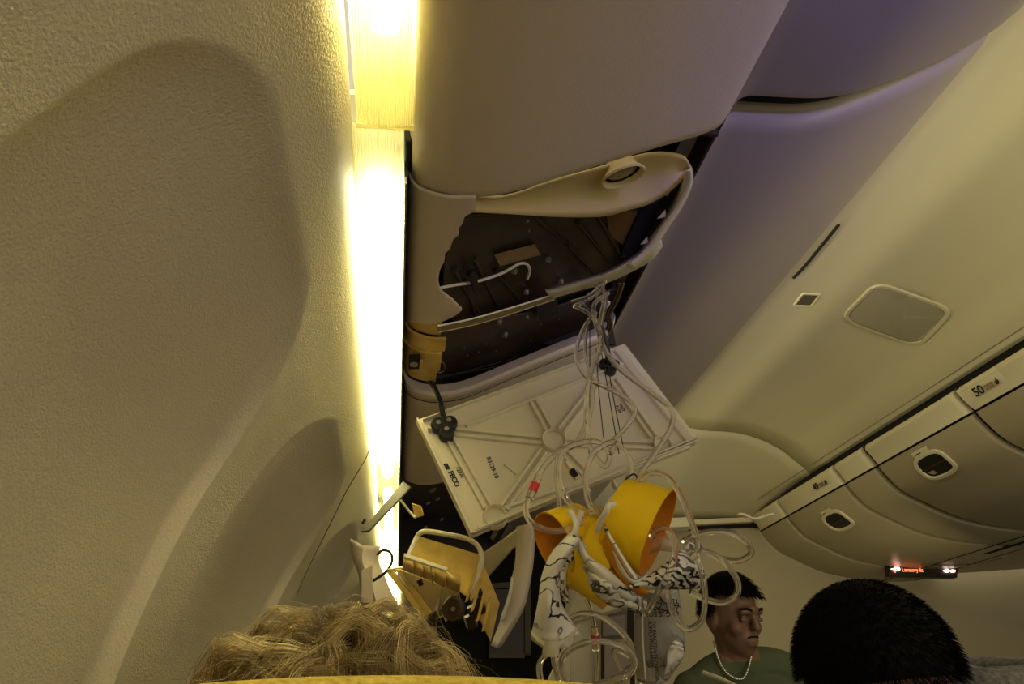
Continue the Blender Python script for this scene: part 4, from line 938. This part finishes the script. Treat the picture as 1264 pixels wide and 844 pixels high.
def strands(name, roots, fn, r, parent, m, seg=8, tone=None):
    # each hair is a thin three-sided tapering tube
    n = len(roots); vs = np.zeros((n, seg+1, 3, 3)); 
    for i, rt in enumerate(roots):
        pts = fn(rt, seg); 
        for k in range(seg+1):
            p = pts[k]; t = (pts[min(k+1, seg)]-pts[max(k-1, 0)]).normalized(); a = V(.3, .5, .8); nn_ = t.cross(a).normalized(); bb = t.cross(nn_)
            rr = r*(1-.75*k/seg)
            for j in range(3): q = p+(nn_*math.cos(2.094*j)+bb*math.sin(2.094*j))*rr; vs[i, k, j] = q
    idx = np.arange(n*(seg+1)*3).reshape(n, seg+1, 3); f = []
    a = idx[:, :-1, :]; b = np.roll(idx[:, :-1, :], -1, 2); c = np.roll(idx[:, 1:, :], -1, 2); d = idx[:, 1:, :]
    f = np.stack([a, b, c, d], -1).reshape(-1, 4)
    me = bpy.data.meshes.new(name); me.vertices.add(len(vs.reshape(-1, 3))); me.vertices.foreach_set('co', vs.reshape(-1))
    me.loops.add(f.size); me.loops.foreach_set('vertex_index', f.reshape(-1).astype(np.int32)); me.polygons.add(len(f))
    me.polygons.foreach_set('loop_start', np.arange(0, f.size, 4, dtype=np.int32)); me.polygons.foreach_set('use_smooth', np.ones(len(f), dtype=bool))
    at = me.attributes.new('tone', 'FLOAT', 'POINT')
    tn = np.array(tone if tone is not None else rng.rand(n)); at.data.foreach_set('value', np.repeat(tn, (seg+1)*3).astype(np.float32))
    me.update(); me.validate(); o = lk(name, me, m, parent); o['kind'] = 'stuff'; return o

# ---- blond passenger in front
hc = P(408, 934, .70)                                          # centre of the head
pb = empty('person', (hc.x, hc.y, -1.15), 'passenger with wavy dark-blond hair seated directly in front, back of head', 'person')
nb = (hc.x+.04, hc.y+.02, hc.z-.17)
fused([ballf(hc, (.076, .095, .108)), ballf(hc+V(0, .075, -.04), (.055, .04, .06))]+seated(nb, .86), .009, 'body', [M['skin'], M['hoodie']], pb, 8, lambda c: 0 if c.z > nb[2]+.0 else 1)
hands(nb, pb)
H0 = hc+V(0, -.01, .005); HR = V(.122, .110, .115)
guides = []
for i in range(420):
    th = random.uniform(-math.pi, math.pi); ph = math.acos(random.uniform(-.15, 1))
    guides.append((V(math.sin(ph)*math.cos(th), math.sin(ph)*math.sin(th), math.cos(ph)), random.random(), (random.uniform(-1.3, 1.3), random.uniform(.010, .020), random.uniform(.8, 1.6)*random.choice((-1, 1)), random.uniform(.010, .044)), random.random()*6.28))
def blond(rt, seg):
    g, jx, k = rt; d, tn, (turn, rad, fr, lf), ph = g; out = []
    p = H0+V(d.x*HR.x, d.y*HR.y, d.z*HR.z)*.94
    side = V(-d.y, d.x, 0); side = side.normalized() if side.length > .01 else V(1, 0, 0)
    down = side.cross(d)*-1; down = down if down.z < 0 else -down
    fl = (down*math.cos(turn)+side*math.sin(turn)).normalized(); sd = d.cross(fl)
    L = .075+.05*tn; w0 = V(*jx)
    for s in range(seg+1):
        t = s/seg; a = ph+6.28*fr*t
        q = p+fl*L*t-d*(L*L*t*t*3.2)+d*(lf*math.sin(math.pi*min(1, t*.9+.1))+rad*.8*math.cos(a)*min(1, t*2))+sd*rad*1.2*math.sin(a)*min(1, t*2)
        out.append(q+w0*(.5+.5*t)*(1+2.2*k*t*t)+V(0, 0, .0035*math.sin(9*t+ph+60*jx[0])))
    return out
roots = []; tones = []
for i in range(15000):
    g = random.choice(guides); roots.append((g, (random.gauss(0, .0048), random.gauss(0, .0048), random.gauss(0, .0048)), abs(random.gauss(0, .6)))); tones.append(min(1, max(0, .20+.8*g[1]+random.gauss(0, .14))))
strands('hair', roots, blond, .00046, pb, M['hair_blond'], 11, tones)
MB().ball(H0+V(0, -.005, .0), (.098, .108, .116), 24, 14).build('hair_base', mat('hair_underlayer', (.10,.065,.03), .7, .8, 90), pb)

# ---- dark-haired passenger in grey hoodie
dc = P(1079, 818, .90)
pd = empty('person', (dc.x, dc.y, -1.15), 'passenger with short black hair in grey marl hoodie, seen from behind at lower right', 'person')
q_ = P(1172, 815, .95); nb2 = (q_.x, dc.y+.03, q_.z-.042)
fused([ballf(dc, (.088, .100, .095)), ballf(dc+V(.02, .02, -.07), (.065, .075, .06)), limb([dc+V(.01, -.01, -.06), V(*nb2)+V(0, -.01, -.03)], [.062, .068])]+seated(nb2, 1.02)[1:], .009, 'body', [M['skin'], M['hoodie']], pd, 8, lambda c: 0 if (c.z > dc.z-.13 and (V(c.x, c.y, 0)-V(dc.x, dc.y, 0)).length < .100) else 1)
hands(nb2, pd)
hood = MB(); rows = []
for k in range(26):
    a = -.9*math.pi+1.8*math.pi*k/25; c_ = V(nb2[0]-.005, nb2[1]-.01, nb2[2]+.012)
    dirv = V(math.sin(a), -math.cos(a), 0); row = []
    for j in range(12):
        b = 2*math.pi*j/12; f = 1+.08*noise.noise(V(k*.3, j*.5, 1)); row.append(c_+dirv*(.092+.034*math.cos(b)*f)+V(0, 0, .028*math.sin(b)*f-.012*math.cos(a)))
    rows.append(row)
hood.grid(rows, True); hood.build('hood', M['hoodie'], pd, sub=1)
def short(rt, seg):
    d, j = rt; p = dc+V(d.x*.089, d.y*.104, d.z*.102); L = .009+.005*j; out = []
    for s in range(seg+1): t = s/seg; out.append(p+d*(L*t)+V(.0, .0, -.7)*L*t)
    return out
roots = []
while len(roots) < 9000:
    v = V(random.gauss(0, 1), random.gauss(0, 1), random.gauss(0, 1)).normalized()
    if v.z > (-.34+.16*v.x if v.y < .2 else -.05): roots.append((v, random.random()))
strands('hair', roots, short, .0006, pd, M['hair_black'], 3)
mb = MB(); mb.grid([[dc+V(.090*math.sin(1.80*i/12)*math.cos(j*math.pi/14), .106*math.sin(1.80*i/12)*math.sin(j*math.pi/14), .103*math.cos(1.80*i/12)) for j in range(28)] for i in range(13)], True); mb.build('hair_base', M['hair_black'], pd)

# ---- man in green shirt, standing in the aisle ahead
gd = 2.25; gc = P(904, 760, gd); u_ = gd/843.0
pg = empty('person', (gc.x, gc.y, -1.15), 'young man in olive green T-shirt and silver chain, facing us and looking down', 'person')
yaw = math.radians(20)
Rg = Matrix.Rotation(yaw, 3, 'Z') @ Matrix.Rotation(math.radians(14), 3, 'X')       # face points to -y, turned to the picture's right and bowed
G = lambda x, y, z: gc+Rg @ V(x, y, z)
ng = gc+V(-.0, .03, -.125); sh = ng+V(.035, .01, -.030)
body = [ballf(gc+Rg @ V(0, .012, .02), (.077, .095, .108), Rg), ballf(G(0, -.022, -.062), (.054, .064, .062), Rg), ballf(G(0, -.048, -.100), (.026, .024, .020), Rg),
        limb([G(0, -.084, .018), G(0, -.095, -.008), G(0, -.100, -.026)], [.009, .011, .0135]),
        limb([G(-.040, -.080, .020), G(0, -.090, .026), G(.040, -.080, .020)], [.012, .013, .012]),
        ballf(G(-.040, -.052, -.030), (.026, .024, .026), Rg), ballf(G(.040, -.052, -.030), (.026, .024, .026), Rg),
        limb([G(-.022, -.080, -.066), G(0, -.087, -.064), G(.022, -.080, -.066)], [.006, .0085, .006]), limb([G(-.018, -.080, -.076), G(0, -.086, -.077), G(.018, -.080, -.076)], [.006, .008, .006]),
        ballf(G(-.079, .012, -.015), (.010, .020, .032), Rg), ballf(G(.079, .012, -.015), (.010, .020, .032), Rg),
        limb([G(0, .02, -.05), ng, sh], [.052, .053, .062])]
g2 = lambda x, y, z: sh+V(x, y, z)
legs = [limb([g2(-.09,.02,-.55), g2(-.10,.0,-.85), g2(-.10,.0,-1.15-sh.z+.0+0.06-.0)], [.085, .06, .045])]
fz = -1.15+.05
body += [limb([g2(-.185,.01,-.045), g2(-.08,.01,.0), g2(.08,.01,.0), g2(.185,.01,-.045)], [.058, .06, .06, .058]),
         ballf(g2(0,.02,-.16), (.185, .115, .17)), ballf(g2(0,.02,-.34), (.16, .11, .17)), ballf(g2(0,.02,-.50), (.165, .12, .12)),
         limb([g2(-.205,.01,-.05), g2(-.25,.0,-.32), g2(-.20,-.16,-.50)], [.060, .045, .034]), limb([g2(.205,.01,-.05), g2(.25,.0,-.32), g2(.20,-.16,-.50)], [.060, .045, .034]),
         limb([g2(-.09,.02,-.55), V(sh.x-.10, sh.y, (fz+sh.z-.55)/2), V(sh.x-.10, sh.y+.02, fz)], [.088, .062, .046]), limb([g2(.09,.02,-.55), V(sh.x+.10, sh.y, (fz+sh.z-.55)/2), V(sh.x+.10, sh.y+.02, fz)], [.088, .062, .046])]
def gm(c):
    nd = (V(c.x, c.y, 0)-V(sh.x, sh.y, 0)).length
    dn_ = (V(c.x, c.y, 0)-V(ng.x, ng.y, 0)).length
    if c.z > ng.z+.035: return 0
    if c.z > ng.z-.012 and (dn_ < .070 or c.y < ng.y-.065): return 0
    if c.z < sh.z-.56: return 2
    if nd > .2 and c.z < sh.z-.24: return 0
    return 1
fused(body, .0055, 'body', [M['skin'], M['shirt'], M['black']], pg, 3, gm)
for sx in (-1, 1):
    w = sh+V(sx*.19, -.18, -.52); d = V(-sx*.3, -.8, -.45).normalized(); sd = V(1, 0, 0); parts = [ballf(w+d*.05, (.036, .03, .03))]
    for k, L in enumerate((.055, .068, .075, .066)):
        r = w+d*.08+sd*sx*(.027-.018*k); parts.append(limb([r-d*.03, r+d*L*.5, r+d*L*.8+V(0, 0, -.02)], [.009, .008, .007]))
    parts.append(limb([w+d*.03-sd*sx*.025, w+d*.06-sd*sx*.05, w+d*.085-sd*sx*.055], [.011, .010, .008]))
    fused(parts, .004, 'hand', M['skin'], pg, 3)
for sx in (-1, 1):
    m_ = MB(); m_.ball(G(sx*.031, -.073, .003), .0125, 12, 8); m_.build('eye', mat('eye', (.10,.07,.05), .2), pg)
    m_ = MB(); m_.tube(cr([G(sx*.015, -.098, .024), G(sx*.032, -.096, .030), G(sx*.052, -.080, .026)], 4), .0038, 6); m_.build('eyebrow', M['hair_black'], pg)
    m_ = MB(); m_.ball(G(sx*.036, -.084, -.004), (.012, .004, .006), 10, 6, rot=Rg); m_.build('eyelid', M['skin'], pg)
MB().tube(cr([G(-.022, -.083, -.057), G(-.011, -.090, -.053), G(0, -.092, -.053), G(.011, -.090, -.053), G(.022, -.083, -.057)], 4), .0026, 7).build('moustache', M['hair_black'], pg)
def top_hair(rt, seg):
    d, j = rt; p = G(d.x*.080, .016+d.y*.098, .024+d.z*.110); L = .018+.014*j; out = []
    dd = Rg @ d
    for s in range(seg+1): t = s/seg; out.append(p+dd*(L*t*.8)+(Rg @ V(.4*math.sin(j*9), -.5, -.75))*L*t*t*1.0+V(0, 0, .004*math.sin(j*40)*t))
    return out
roots = []
while len(roots) < 4200:
    v = V(random.gauss(0, 1), random.gauss(0, 1), random.gauss(0, 1)).normalized()
    if v.z > (.38 if v.y < -.2 else -.15): roots.append((v, random.random()))
strands('hair', roots, top_hair, .0012, pg, M['hair_black'], 4)
mb = MB(); k_, m__ = 28, 12; rows = []
for i in range(m__+1):
    row = []
    for j in range(k_):
        a = 2*math.pi*j/k_; ymax = (1.15 if math.sin(a) < -.2 else 1.75); t = ymax*i/m__
        row.append(G(.084*math.sin(t)*math.cos(a), .016+.103*math.sin(t)*math.sin(a), .026+.114*math.cos(t)))
    rows.append(row)
mb.grid(rows, True).build('hair_base', M['hair_black'], pg)
ck = [P(x, y, d) for x, y, d in ((881,792,2.25),(884,804,2.20),(888,816,2.16),(895,828,2.14),(905,836,2.13),(915,838,2.13),(921,832,2.14),(925,820,2.15),(928,805,2.18),(928,790,2.22))]
chn = tag(MB().tube(cr(ck, 5), .0022, 6).build('cord_core', M['silver'], pg), None)
for i, p in enumerate(resample(cr(ck, 5), 46)):
    m_ = MB(); m_.ball(p, (.0040, .0035, .0044), 8, 5); m_.build('chain_link', M['silver'], pg)
